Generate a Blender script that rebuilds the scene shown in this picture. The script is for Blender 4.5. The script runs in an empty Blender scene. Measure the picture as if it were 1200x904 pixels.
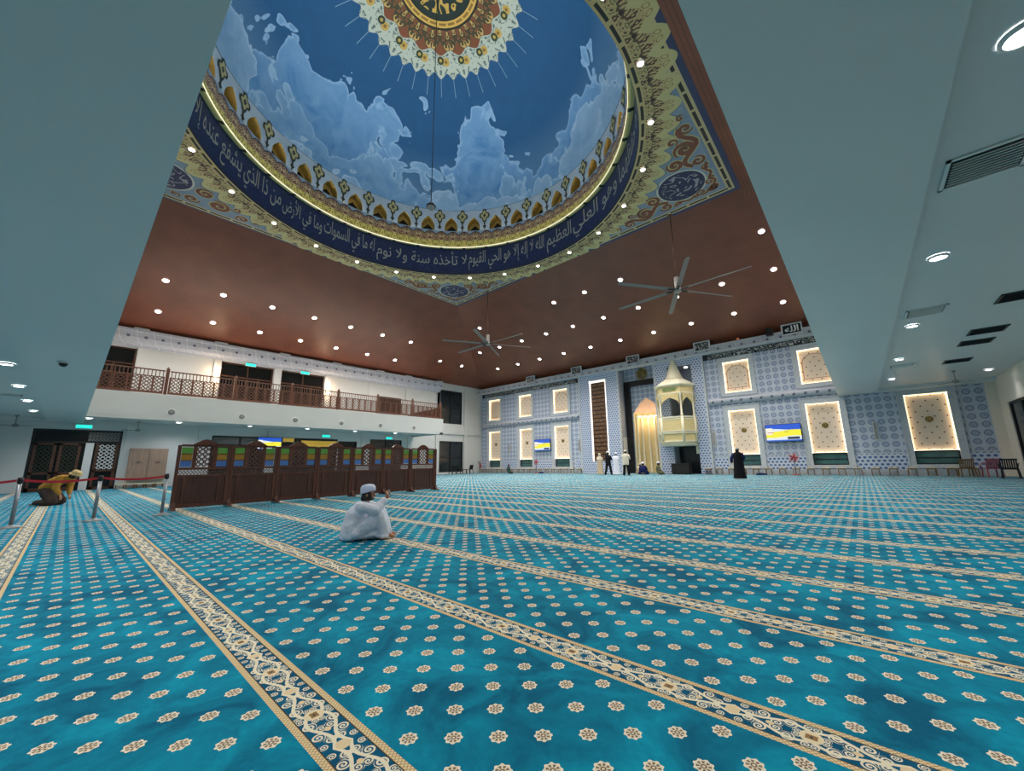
import bpy, bmesh, math, random
from mathutils import Vector, Matrix, Euler
PI = math.pi
random.seed(7)
SC = bpy.context.scene
COL = SC.collection

# ------------------------------------------------------------------ camera, exposure, world
def make_camera():
    yaw, pit, rol, f, px, py = 0.713, 0.1893, -0.0176, 452.79, 10.47, 2.82
    fw = Vector((-math.sin(yaw)*math.cos(pit), math.cos(yaw)*math.cos(pit), math.sin(pit)))
    r = Vector((math.cos(yaw), math.sin(yaw), 0)); u = r.cross(fw)
    r2 = r*math.cos(rol)+u*math.sin(rol); u2 = -r*math.sin(rol)+u*math.cos(rol)
    cd = bpy.data.cameras.new('camera'); cam = bpy.data.objects.new('camera', cd); COL.objects.link(cam)
    cd.sensor_width = 36; cd.sensor_fit = 'HORIZONTAL'; cd.lens = f/1200*36
    cd.shift_x = -px/1200; cd.shift_y = py/1200
    cd.clip_start = .05; cd.clip_end = 300
    m = Matrix((r2, u2, -fw)).transposed().to_4x4(); m.translation = (0, 0, 1.12)
    cam.matrix_world = m
    SC.camera = cam
make_camera()
SC.view_settings.view_transform = 'Standard'; SC.view_settings.look = 'None'
SC.view_settings.exposure = 0.0; SC.view_settings.gamma = 1; SC.view_settings.use_curve_mapping = False
W = bpy.data.worlds.new('world'); SC.world = W; W.use_nodes = True
W.node_tree.nodes['Background'].inputs[0].default_value = (.01, .012, .02, 1)
W.node_tree.nodes['Background'].inputs[1].default_value = .5
# lamp powers (W): lens glow, slope downlights, dome-ring lamps, low-ceiling downlights, LED strips, dome cove, cornice uplights, added dome fill spots
P_GLOW, P_SLOPE, P_RING, P_LOW, P_LED, P_COVE, P_UP, P_DOME = 14, 600, 440, 180, 1.9, 20.0, 60, 300

# ------------------------------------------------------------------ helpers
def lin(c):
    c = c/255
    return c/12.92 if c <= .04045 else ((c+.055)/1.055)**2.4
def rgb(r, g, b): return (lin(r), lin(g), lin(b), 1)

class MB:
    """collects shapes into one mesh"""
    def __init__(s): s.v = []; s.f = []; s.m = []; s.sm = []
    def add(s, vs, fs, mi=0, smooth=False):
        o = len(s.v); s.v += [tuple(v) for v in vs]
        for f in fs: s.f.append([o+i for i in f]); s.m.append(mi); s.sm.append(smooth)
        return s
    def box(s, x0, x1, y0, y1, z0, z1, mi=0):
        if x1 < x0: x0, x1 = x1, x0
        if y1 < y0: y0, y1 = y1, y0
        if z1 < z0: z0, z1 = z1, z0
        vs = [(x0,y0,z0),(x1,y0,z0),(x1,y1,z0),(x0,y1,z0),(x0,y0,z1),(x1,y0,z1),(x1,y1,z1),(x0,y1,z1)]
        return s.add(vs, [(0,3,2,1),(4,5,6,7),(0,1,5,4),(1,2,6,5),(2,3,7,6),(3,0,4,7)], mi)
    def bar(s, a, b, w, h, mi=0, up=(0,0,1)):
        a, b = Vector(a), Vector(b); d = (b-a).normalized(); up = Vector(up)
        if abs(d.dot(up)) > .98: up = Vector((0,1,0)) if abs(d.y) < .9 else Vector((1,0,0))
        x = d.cross(up).normalized(); y = x.cross(d)
        vs = [p+x*sx*w/2+y*sy*h/2 for p in (a,b) for sx,sy in ((-1,-1),(1,-1),(1,1),(-1,1))]
        return s.add(vs, [(0,1,2,3),(7,6,5,4),(0,4,5,1),(1,5,6,2),(2,6,7,3),(3,7,4,0)], mi)
    def tube(s, pts, rad, n=8, mi=0, cap=True):
        pts = [Vector(p) for p in pts]; k = len(pts)
        if not hasattr(rad, '__len__'): rad = [rad]*k
        rings = []; px = None
        for i, p in enumerate(pts):
            d = (pts[min(i+1,k-1)]-pts[max(i-1,0)]).normalized()
            if px is None:
                up = Vector((0,0,1)) if abs(d.z) < .9 else Vector((1,0,0))
                px = d.cross(up).normalized()
            else: px = (px-d*px.dot(d)).normalized()
            py = d.cross(px)
            rings.append([p+(px*math.cos(2*PI*j/n)+py*math.sin(2*PI*j/n))*rad[i] for j in range(n)])
        return s.rings(rings, mi, cap)
    def rings(s, rings, mi=0, cap=True, smooth=True, flip=False):
        n = len(rings[0]); vs = [v for r in rings for v in r]; fs = []
        for i in range(len(rings)-1):
            for j in range(n):
                a, b = i*n+j, i*n+(j+1) % n
                q = (a, b, b+n, a+n); fs.append(q[::-1] if flip else q)
        s.add(vs, fs, mi, smooth)
        if cap:
            s.add(rings[0], [tuple(range(n))[::-1]], mi); s.add(rings[-1], [tuple(range(n))], mi)
        return s
    def lathe(s, prof, c=(0,0,0), n=24, mi=0, cap=False, flip=False, a0=0):
        R = [[(c[0]+r*math.cos(a0+2*PI*j/n), c[1]+r*math.sin(a0+2*PI*j/n), c[2]+z) for j in range(n)] for r, z in prof]
        return s.rings(R, mi, cap, True, flip)
    def cyl(s, c, r, h, n=16, mi=0): return s.lathe([(r,0),(r,h)], c, n, mi, True)
    def prism(s, poly, off, mi=0, smooth=False):
        """poly: list of 3D points, extruded by off"""
        off = Vector(off); n = len(poly); P = [Vector(p) for p in poly]; Q = [p+off for p in P]
        s.add(P+Q, [tuple(range(n))[::-1], tuple(range(n, 2*n))], mi)
        s.add(P+Q, [(i, (i+1) % n, n+(i+1) % n, n+i) for i in range(n)], mi, smooth)
        return s
    def build(s, name, mats, parent=None, bevel=0, recalc=True, loc=None, rot=None):
        me = bpy.data.meshes.new(name); me.from_pydata(s.v, [], s.f)
        if not isinstance(mats, (list, tuple)): mats = [mats]
        for m in mats: me.materials.append(m)
        me.polygons.foreach_set('material_index', s.m); me.polygons.foreach_set('use_smooth', s.sm)
        if recalc or bevel:
            bm = bmesh.new(); bm.from_mesh(me)
            bmesh.ops.remove_doubles(bm, verts=bm.verts, dist=1e-5)
            if recalc: bmesh.ops.recalc_face_normals(bm, faces=bm.faces)
            if bevel:
                es = [e for e in bm.edges if len(e.link_faces) == 2 and e.calc_face_angle(0) > .6]
                bmesh.ops.bevel(bm, geom=es, offset=bevel, segments=2, affect='EDGES', clamp_overlap=True)
            bm.to_mesh(me); bm.free()
        me.update()
        o = bpy.data.objects.new(name, me); COL.objects.link(o)
        if parent: o.parent = parent
        if loc: o.location = loc
        if rot: o.rotation_euler = rot
        return o

def tag(o, label=None, cat=None, group=None):
    if label: o['label'] = label
    if cat: o['category'] = cat
    if group: o['group'] = group
    return o
def thing(name, label, cat, loc=(0,0,0), rz=0, group=None):
    o = bpy.data.objects.new(name, None); COL.objects.link(o); o.empty_display_size = .1
    o.location = loc; o.rotation_euler = (0, 0, rz)
    return tag(o, label, cat, group)
def struct(o): o['kind'] = 'structure'; return o
def dup(root, loc=None, rz=None, label=None, group=None):
    def cp(o, par):
        c = o.copy(); COL.objects.link(c)
        if par: c.parent = par
        for ch in o.children: cp(ch, c)
        return c
    r = cp(root, None)
    if loc is not None: r.location = loc
    if rz is not None: r.rotation_euler = (0, 0, rz)
    if label: r['label'] = label
    if group: r['group'] = group
    return r

# ------------------------------------------------------------------ node expression builder
class NT:
    def __init__(s, tree): s.t = tree; s.c = {}
    def node(s, typ, **kw):
        n = s.t.nodes.new(typ)
        for k, v in kw.items(): setattr(n, k, v)
        return n
    def math(s, op, a, b=None, c=None):
        n = s.node('ShaderNodeMath', operation=op)
        for i, x in enumerate((a, b, c)):
            if x is None: continue
            if isinstance(x, E): s.t.links.new(x.s, n.inputs[i])
            else: n.inputs[i].default_value = x
        return E(s, n.outputs[0])
    def pos(s, obj=False):
        k = 'o' if obj else 'w'
        if k not in s.c:
            src = s.node('ShaderNodeTexCoord').outputs['Object'] if obj else s.node('ShaderNodeNewGeometry').outputs['Position']
            x = s.node('ShaderNodeSeparateXYZ'); s.t.links.new(src, x.inputs[0])
            s.c[k] = tuple(E(s, x.outputs[i]) for i in range(3)); s.c[k+'v'] = src
        return s.c[k]
    def vec(s, x, y, z=0):
        n = s.node('ShaderNodeCombineXYZ')
        for i, v in enumerate((x, y, z)):
            if isinstance(v, E): s.t.links.new(v.s, n.inputs[i])
            else: n.inputs[i].default_value = v
        return n.outputs[0]
    def noise(s, vec, scale=1, detail=3, rough=.5, dist=0):
        n = s.node('ShaderNodeTexNoise'); s.t.links.new(vec, n.inputs['Vector'])
        n.inputs['Scale'].default_value = scale; n.inputs['Detail'].default_value = detail
        n.inputs['Roughness'].default_value = rough; n.inputs['Distortion'].default_value = dist
        return E(s, n.outputs[0])
    def voronoi(s, vec, scale=1, feature='F1', rnd=1):
        n = s.node('ShaderNodeTexVoronoi', feature=feature); s.t.links.new(vec, n.inputs['Vector'])
        n.inputs['Scale'].default_value = scale; n.inputs['Randomness'].default_value = rnd
        return E(s, n.outputs['Distance'])
    def mix(s, fac, a, b):
        n = s.node('ShaderNodeMix', data_type='RGBA')
        for inp, x in ((n.inputs[0], fac), (n.inputs[6], a), (n.inputs[7], b)):
            if isinstance(x, E): s.t.links.new(x.s, inp)
            elif hasattr(x, 'is_output'): s.t.links.new(x, inp)
            else: inp.default_value = x
        return n.outputs[2]
class E:
    def __init__(s, nt, sock): s.n = nt; s.s = sock
    def __add__(a, b): return a.n.math('ADD', a, b)
    __radd__ = __add__
    def __sub__(a, b): return a.n.math('SUBTRACT', a, b)
    def __rsub__(a, b): return a.n.math('SUBTRACT', b, a)
    def __mul__(a, b): return a.n.math('MULTIPLY', a, b)
    __rmul__ = __mul__
    def __truediv__(a, b): return a.n.math('DIVIDE', a, b)
    def __neg__(a): return a*-1
    def abs(a): return a.n.math('ABSOLUTE', a)
    def lt(a, b): return a.n.math('LESS_THAN', a, b)
    def gt(a, b): return a.n.math('GREATER_THAN', a, b)
    def sin(a): return a.n.math('SINE', a)
    def cos(a): return a.n.math('COSINE', a)
    def sqrt(a): return a.n.math('SQRT', a)
    def rnd(a): return a.n.math('ROUND', a)
    def fl(a): return a.n.math('FLOOR', a)
    def mod(a, b): return a.n.math('FLOORED_MODULO', a, b)
    def max(a, b): return a.n.math('MAXIMUM', a, b)
    def min(a, b): return a.n.math('MINIMUM', a, b)
    def atan2(a, b): return a.n.math('ARCTAN2', a, b)
    def sat(a): return a.n.math('MULTIPLY_ADD', a, 1, 0).max(0).min(1)
    def ss(a, lo, hi): return ((a-lo)/(hi-lo)).max(0).min(1)
    def rep(a, p): return a-(a/p).rnd()*p        # wrapped to [-p/2, p/2]
    def band(a, lo, hi): return a.gt(lo)*a.lt(hi)
def hyp(a, b): return (a*a+b*b).sqrt()

def mat(name, col=None, rough=.6, fn=None, metal=0, emit=None, es=0, spec=.5, alpha=None, trans=0, sheen=0, bump=None):
    m = bpy.data.materials.new(name); m.use_nodes = True
    t = m.node_tree; b = t.nodes['Principled BSDF']; nt = NT(t)
    if col: b.inputs['Base Color'].default_value = col
    b.inputs['Roughness'].default_value = rough; b.inputs['Metallic'].default_value = metal
    b.inputs['Specular IOR Level'].default_value = spec
    if sheen: b.inputs['Sheen Weight'].default_value = sheen
    if trans: b.inputs['Transmission Weight'].default_value = trans
    if emit: b.inputs['Emission Color'].default_value = emit; b.inputs['Emission Strength'].default_value = es
    if fn:
        c = fn(nt); t.links.new(c, b.inputs['Base Color'])
    if bump:
        h, st, di = bump(nt); bn = nt.node('ShaderNodeBump'); bn.inputs['Strength'].default_value = st; bn.inputs['Distance'].default_value = di
        t.links.new(h.s, bn.inputs['Height']); t.links.new(bn.outputs[0], b.inputs['Normal'])
    return m
def speck(col, amt=.08, scale=3, obj=False):
    """slight natural unevenness of one colour"""
    def fn(n):
        n.pos(obj); v = n.c['ov' if obj else 'wv']
        k = n.noise(v, scale, 4)
        lo = tuple(c*(1-amt) for c in col[:3])+(1,); hi = tuple(min(1, c*(1+amt)) for c in col[:3])+(1,)
        return n.mix(k.ss(.3, .7), lo, hi)
    return fn

# ------------------------------------------------------------------ materials
CX, CY = -13.0, 9.12          # centre of the dome
def carpet_fn(n):
    X, Y, Z = n.pos(); pv = n.c['wv']
    t1 = n.noise(pv, 2.2, 5, .6, .8); t2 = n.noise(n.vec(X*9, Y*9), 3, 2)
    base = n.mix(t1.ss(.36, .66), rgb(0, 94, 124), rgb(6, 152, 180))
    base = n.mix(t2.ss(.2, .9)*.35, base, rgb(0, 74, 104))
    v = Y-.887; w = v.rep(1.24); b = w.abs()
    u = (X+.892).rep(.58); a = u.abs()
    # flowers on the staggered grid
    w2 = v.mod(1.24)-.188; j = (w2/.1234).rnd().max(0).min(7)
    dy = w2-j*.1234; xs = X+1.86-j.mod(2)*.14; dx = xs.rep(.28)
    r = hyp(dx, dy); th = dy.atan2(dx); c8 = (th*8).cos()
    fl = r.lt(c8*.0035+.036)
    pet = n.mix((r-.021).abs().lt(.0065)*c8.lt(.25), rgb(224, 214, 190), rgb(134, 110, 88))
    pet = n.mix((r-.0085).abs().lt(.003), pet, rgb(128, 98, 74))
    pet = n.mix((r.gt(c8*.0035+.031)), pet, rgb(236, 226, 202))
    dots = n.mix(fl, base, pet)
    # border band with scrolls
    bg = n.mix(t1.ss(.3, .7), rgb(0, 70, 100), rgb(10, 96, 128))
    def ring(cx, cy, rr, wd): return (hyp(a-cx, b-cy)-rr).abs().lt(wd*1.35)
    wv = (a*(2*PI/.29)).sin()
    cur = ((b-.034-wv*.022).abs()).lt(.0082)
    def curl(cx, cy, R, turn, ph):
        x, y = a-cx, b-cy; r_ = hyp(x, y); an = y.atan2(x)*(turn/(2*PI))+ph
        return ((r_/R*1.9-an).rep(1).abs()).lt(.28)*r_.lt(R)
    for args in ((.078,.050,.029,1,.2),(.122,.020,.024,-1,.6),(.178,.052,.028,1,.1),(.224,.022,.025,-1,.4),(.252,.062,.019,1,.7),(.050,.012,.017,-1,0),(.014,.062,.019,1,.5)):
        cur = cur.max(curl(*args))
    ros = hyp(a, b).lt(.042); ros2 = hyp(a-.29, b).lt(.030)
    leaf = (hyp((a-.145), b*1.2)).lt(.016)
    band = n.mix(cur, bg, rgb(228, 218, 190))
    band = n.mix(leaf.max(ros2), band, rgb(222, 200, 160))
    band = n.mix(ros, band, rgb(226, 208, 172)); band = n.mix(a.max(b*1.3).lt(.021), band, rgb(146, 112, 72)); band = n.mix(hyp(a, b).lt(.006), band, rgb(30, 60, 80))
    band = n.mix(b.gt(.078), band, rgb(70, 58, 44))
    ch = ((u/.02+b/.02)).rep(1).abs().min(((u/.02-b/.02)).rep(1).abs()).lt(.13)
    edge = n.mix(ch, rgb(226, 204, 160), rgb(176, 146, 104))
    band = n.mix(b.gt(.083), band, edge)
    return n.mix(b.lt(.1125), dots, band)
M = {}
M['carpet'] = mat('carpet', rough=.95, fn=carpet_fn, spec=.12,
                  bump=lambda n: (n.noise((n.pos(), n.c['wv'])[1], 160, 2), .25, .004))
M['white'] = mat('white_paint', rough=.7, fn=speck(rgb(208, 209, 207), .03, .6))
M['soffit'] = mat('soffit_paint', rough=.42, fn=speck(rgb(216, 220, 220), .02, .4), spec=.4)
M['cream'] = mat('cream_paint', rough=.7, fn=speck(rgb(232, 222, 208), .03, .8))
def brown_fn(n):
    X, Y, Z = n.pos()
    u = X+Y*0; l = ((X+13).abs().max((Y-9.12).abs())/.16).rep(1).abs()
    k = n.noise(n.c['wv'], .9, 3)
    c = n.mix(k.ss(.3, .7), rgb(114, 62, 44), rgb(128, 72, 51))
    return n.mix(l.lt(.06), c, rgb(74, 42, 32))
M['brown'] = mat('brown_metal_ceiling', rough=.38, fn=brown_fn, spec=.5)
def wood(dark, light, sc=14, axis=2):
    def fn(n):
        x, y, z = n.pos(True)
        g = n.noise(n.vec(x*sc, y*sc, z*sc*.12) if axis == 2 else n.vec(x*sc*.12, y*sc*.12, z*sc), 1, 4, .6, .6)
        return n.mix(g.ss(.25, .75), dark, light)
    return fn
M['wood'] = mat('dark_carved_wood', rough=.35, fn=wood(rgb(66, 36, 27), rgb(106, 60, 46)))
M['wood2'] = mat('dark_wood_panel', rough=.4, fn=wood(rgb(56, 32, 26), rgb(86, 50, 40)))
M['railwood'] = mat('rail_wood', rough=.4, fn=wood(rgb(90, 54, 40), rgb(124, 78, 58)))
M['doorwood'] = mat('door_wood', rough=.4, fn=wood(rgb(58, 36, 26), rgb(92, 58, 40)))
M['cabinet'] = mat('cabinet_laminate', rough=.5, fn=wood(rgb(140, 114, 98), rgb(164, 138, 120)))
M['blackbox'] = mat('black_lacquer_wood', rough=.35, fn=wood(rgb(20, 16, 16), rgb(36, 28, 26)))
M['glassdark'] = mat('dark_glass', rough=.12, fn=speck(rgb(36, 42, 46), .2, 1.5), spec=.6)
M['glassgreen'] = mat('greenish_glass', rough=.12, fn=speck(rgb(74, 112, 112), .25, 2), spec=.6)
M['night'] = mat('night_pane', rough=.2, fn=speck(rgb(16, 18, 18), .3, .9), spec=.4)
M['blackmetal'] = mat('black_metal', rough=.4, fn=speck(rgb(22, 22, 24), .1, 8))
M['steel'] = mat('brushed_steel', rough=.35, metal=.7, fn=speck(rgb(150, 152, 156), .06, 12))
M['greymetal'] = mat('grey_metal', rough=.4, metal=.3, fn=speck(rgb(150, 148, 146), .06, 6))
M['fanblade'] = mat('fan_blade', rough=.4, fn=speck(rgb(116, 112, 110), .06, 6)); M['plasticwhite'] = mat('white_plastic', rough=.4, fn=speck(rgb(228, 228, 226), .03, 6))
M['redbelt'] = mat('red_webbing', rough=.7, fn=speck(rgb(170, 24, 42), .1, 20))
M['green'] = mat('green_glass_square', rough=.3, fn=speck(rgb(92, 150, 62), .08, 6))
M['ochre'] = mat('ochre_glass_square', rough=.3, fn=speck(rgb(156, 118, 40), .08, 6))
M['blue'] = mat('blue_glass_square', rough=.3, fn=speck(rgb(74, 116, 182), .08, 6))
M['lens'] = mat('lamp_lens', col=(1,1,1,1), emit=(1, .97, .92, 1), es=P_GLOW)
M['lenslow'] = mat('lamp_lens_low', col=(1,1,1,1), emit=(.97, .98, 1, 1), es=P_GLOW)
M['led'] = mat('warm_led_strip', col=(1,1,1,1), emit=(1, .74, .42, 1), es=P_LED)
M['ledw'] = mat('neutral_led_strip', col=(1,1,1,1), emit=(1, .84, .70, 1), es=1.0)
M['cove'] = mat('cove_led_strip', col=(1,1,1,1), emit=(1, .93, .80, 1), es=P_COVE)
M['rim'] = mat('rim_led_strip', col=(1,1,1,1), emit=(1, .88, .5, 1), es=1.1)
M['ledgefill'] = mat('ledge_fill_strip', col=(1,1,1,1), emit=(1, .88, .55, 1), es=7)
M['warmlamp'] = mat('warm_lamp', col=(1,1,1,1), emit=(1, .68, .38, 1), es=6)
M['exit'] = mat('exit_sign_face', col=rgb(40, 190, 180), emit=rgb(40, 215, 200), es=1.2)
M['granite'] = mat('dark_granite', rough=.25, fn=speck(rgb(44, 46, 52), .35, 9))
M['blackstone'] = mat('black_stone', rough=.25, fn=speck(rgb(20, 22, 28), .2, 6))
M['plaster'] = mat('grey_plaster', rough=.7, fn=speck(rgb(150, 160, 176), .04, 1))
M['pinkplaster'] = mat('warm_plaster', rough=.6, fn=speck(rgb(214, 186, 168), .05, 3))

def tileA(n):
    X, Y, Z = n.pos(); p = (X+Y).rep(.44).abs(); q = Z.rep(.44).abs()
    d = p.max(q).max((p+q)*.74)
    k = n.noise(n.vec((X+Y)*14, Z*14), 1.2, 3)
    c = n.mix(k.ss(.35, .65), rgb(184, 192, 208), rgb(202, 208, 218))
    c = n.mix(d.band(.085, .16), c, rgb(114, 130, 168)); c = n.mix(d.band(.112, .13), c, rgb(172, 182, 204)); c = n.mix(d.lt(.05), c, rgb(138, 152, 184))
    return n.mix(p.max(q).gt(.203), c, rgb(198, 206, 220))
M['tileA'] = mat('star_tile', rough=.45, fn=tileA)
def lattice(pitch, bg, dot, r=.3):
    def fn(n):
        X, Y, Z = n.pos(); h = (X+Y)/pitch; v = Z/(pitch*.86); row = v.rnd(); dy = v-row
        dx = (h-row.mod(2)*.5).rep(1)
        return n.mix(hyp(dx, dy).lt(r), bg, dot)
    return fn
M['tileB'] = mat('lattice_tile', rough=.45, fn=lattice(.22, rgb(198, 206, 222), rgb(98, 122, 172), .33))
M['dado'] = mat('dado_tile', rough=.45, fn=lattice(.24, rgb(200, 210, 226), rgb(76, 104, 162), .32))
def frame_fn(n):
    X, Y, Z = n.pos(); k = n.noise(n.vec((X+Y)*5, Z*5), 2.2, 4, .6, .8)
    return n.mix(k.ss(.42, .6), rgb(184, 192, 204), rgb(206, 208, 208))
M['frame'] = mat('carved_frame', rough=.6, fn=frame_fn)
def ledge_fn(n):
    X, Y, Z = n.pos(); h = X+Y
    d = hyp(h.rep(.62), (Z-5.2)*1.0)
    d2 = hyp(h.rep(.78), Z-9.1)
    k = n.noise(n.vec(h*5, Z*5), 2, 4, .6, .5)
    c = n.mix(k.ss(.4, .62), rgb(172, 178, 192), rgb(194, 195, 202))
    c = n.mix((h.rep(.78).abs()).gt(.375)*Z.gt(8.4), c, rgb(214, 216, 220))
    return n.mix(d.lt(.085).max(d2.lt(.085)), c, rgb(96, 100, 124))
M['ledge'] = mat('moulded_ledge', rough=.6, fn=ledge_fn)
def board_fn(arch):
    def fn(n):
        x, y, z = n.pos(True)
        row = (z/.3).rnd(); dx = (x-row.mod(2)*.24).rep(.48); dz = z-row*.3
        k = n.noise(n.vec(x*12, z*12), 2, 3, .6)
        c = n.mix(k.ss(.4, .62), rgb(236, 214, 192), rgb(246, 228, 208))
        c = n.mix(hyp(dx, dz).lt(.038), c, rgb(116, 66, 56))
        if arch:
            r = hyp(x, (z-.25).max(0)*1.15); ins = r.lt(.68)*z.gt(-.8)
            c = n.mix((r-.68).abs().lt(.022)*z.gt(-.8), c, rgb(176, 120, 96)); c = n.mix((z+.8).abs().lt(.02), c, rgb(186, 140, 112))
        return c
    return fn
M['board'] = mat('fretwork_board', rough=.7, fn=board_fn(False)); M['boardarch'] = mat('arched_fretwork_board', rough=.7, fn=board_fn(True))
def script_fn(bg, ink, sx=5, sz=5, lines=0, obj=True):
    """dense script-like strokes, too small in the photograph to be read"""
    def fn(n):
        x, y, z = n.pos(obj)
        k = n.noise(n.vec(x*sx, y*sx, z*sz), 1.5, 1, .5, 1.4); s = (k*6).rep(1).abs()
        on = s.lt(.14)
        if lines: on = on*(z/lines).rep(1).abs().lt(.33)
        return n.mix(on, bg, ink)
    return fn
M['script'] = mat('calligraphy_strip', rough=.4, fn=script_fn(rgb(20, 22, 28), rgb(186, 188, 186), 1.3, 2.0))
M['script_brown'] = mat('calligraphy_brown', rough=.35, fn=script_fn(rgb(40, 18, 10), rgb(186, 138, 92), 4, 8, .36))
def gilt(bg, fg, sc):
    def fn(n):
        x, y, z = n.pos(True); k = n.noise(n.vec(x*sc, y*sc, z*sc), 1.4, 3, .55, 1.2); return n.mix(((k*6).rep(1).abs()).lt(.2), bg, fg)
    return fn
M['carvegold'] = mat('gilded_carving', rough=.5, fn=gilt(rgb(232, 216, 166), rgb(208, 176, 104), 9))
M['mimcream'] = mat('cream_painted_wood', rough=.5, fn=speck(rgb(234, 226, 198), .04, 3, True))
M['gold'] = mat('gold_paint', rough=.4, metal=.3, fn=speck(rgb(206, 176, 96), .1, 6))
M['greenplate'] = mat('green_plaque', rough=.4, fn=script_fn(rgb(66, 112, 66), rgb(196, 196, 130), 8, 8))
M['emblem'] = mat('emblem_gold_black', rough=.4, fn=gilt(rgb(44, 38, 22), rgb(196, 164, 84), 5))

# painted ceiling round the dome
def spandrel_fn(n):
    X, Y, Z = n.pos(); dx = X-CX; dy = Y-CY; r = hyp(dx, dy); th = dy.atan2(dx)
    P5 = 2*PI/72; ta = th.rep(P5).abs()*9.8; tb = (th+P5/2).rep(P5).abs()*9.8
    k = n.noise(n.vec(ta, r), 3.0, 1, .5, .5); k2 = n.noise(n.vec(tb+5, r), 4.2, 1, .5, .7)
    sc = (th*36).cos().abs()*.42+10.04                                    # scalloped outer edge of the ring
    c = n.mix(n.noise(n.c['wv'], 1.2, 3).ss(.3, .7), rgb(112, 136, 162), rgb(132, 154, 176))
    # navy roundels with script strokes
    ax = dx.abs()-8.29; ay = dy.abs()-8.11; q = hyp(ax, ay)
    c = n.mix(q.lt(1.34), c, rgb(124, 146, 170)); c = n.mix(q.lt(1.1), c, rgb(196, 198, 188))
    ink = (n.noise(n.vec(ax*1.0+ay*.4, ay), 1.25, 1, .5, 1.2)*5.5).rep(1).abs().lt(.13)
    c = n.mix(q.lt(1.02), c, n.mix(ink*q.lt(.88), rgb(36, 46, 84), rgb(150, 154, 160)))
    # ring
    c = n.mix(r.lt(sc+.1), c, rgb(104, 120, 138)); c = n.mix(r.lt(sc+.03), c, rgb(196, 188, 136))
    lf = hyp(ta*.9-.1, (r-sc+.3)*.7); c = n.mix(lf.band(.05, .075)*r.lt(sc), c, rgb(160, 130, 90))
    inner = r.lt(sc-.42)
    ar = (k*4.6).rep(1).abs(); ar2 = (k2*5).rep(1).abs()
    rg = n.mix(ar.lt(.23), rgb(190, 170, 122), rgb(92, 58, 52)); rg = n.mix(ar2.lt(.12)*r.lt(9.62), rg, rgb(104, 110, 74)); rg = n.mix(hyp(tb, r-9.52).lt(.07), rg, rgb(60, 46, 40))
    c = n.mix(inner, c, rg)
    seg = (th*(72/(2*PI))).rep(1).abs()
    c = n.mix(r.lt(9.26), c, rgb(190, 172, 124)); c = n.mix(r.band(9.08, 9.19)*seg.lt(.4), c, rgb(40, 38, 36))
    # straight outer border
    e = (dx.abs()-10.4).max(dy.abs()-10.12)*-1.0
    al = n.math('MULTIPLY', (dx.abs()-10.4).gt(dy.abs()-10.12), 1); s = (al*dy+(1-al)*dx)
    o = r.gt(sc+.03)
    c = n.mix(e.lt(.62)*o, c, rgb(120, 140, 162)); c = n.mix(e.lt(.52)*o, c, rgb(190, 178, 138)); c = n.mix(e.band(.32, .44)*(s/.95).rep(1).abs().lt(.44)*o, c, rgb(40, 38, 36))
    return n.mix(e.lt(.22)*o, c, rgb(50, 62, 98))
M['spandrel'] = mat('painted_spandrel', rough=.55, fn=spandrel_fn)
def drum_fn(n):
    X, Y, Z = n.pos(); th = (Y-CY).atan2(X-CX)*9
    k = n.noise(n.vec(th, Z), 3.2, 3, .5, 1.5)
    c = n.mix((k*6).rep(1).abs().lt(.14), rgb(24, 38, 84), rgb(44, 62, 112))
    return n.mix(Z.lt(13.86), c, rgb(40, 44, 70))
M['drum'] = mat('navy_drum', rough=.5, fn=drum_fn)
def gold_fn(n):
    X, Y, Z = n.pos(); th = (Y-CY).atan2(X-CX)*(72/(2*PI)); v = (Z-15.57)/1.35
    a = th.rep(1).abs(); a2 = (th*2).rep(1).abs()
    k = n.noise(n.vec(a*1.6, v*2.4), 2.2, 1, .5, .6); k2 = n.noise(n.vec(a2, v*2.6), 2.4, 1, .5, .4)
    c = n.mix((k*5).rep(1).abs().lt(.17), rgb(240, 222, 124), rgb(150, 136, 58))
    f = n.mix((k*5.4).rep(1).abs().lt(.26), rgb(228, 200, 146), rgb(128, 64, 50))
    c = n.mix(v.gt(.42+0), c, f)
    arc = (v-.74-(a*PI).cos()*.16); c = n.mix(arc.gt(0)*v.gt(.42), c, n.mix(arc.lt(.05), rgb(176, 196, 206), rgb(62, 26, 30)))
    return n.mix(v.lt(.09), c, n.mix((th*.5).rep(1).abs().lt(.06), rgb(236, 220, 150), rgb(60, 50, 30)))
M['goldring'] = mat('gilded_cornice', rough=.45, fn=gold_fn)
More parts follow.
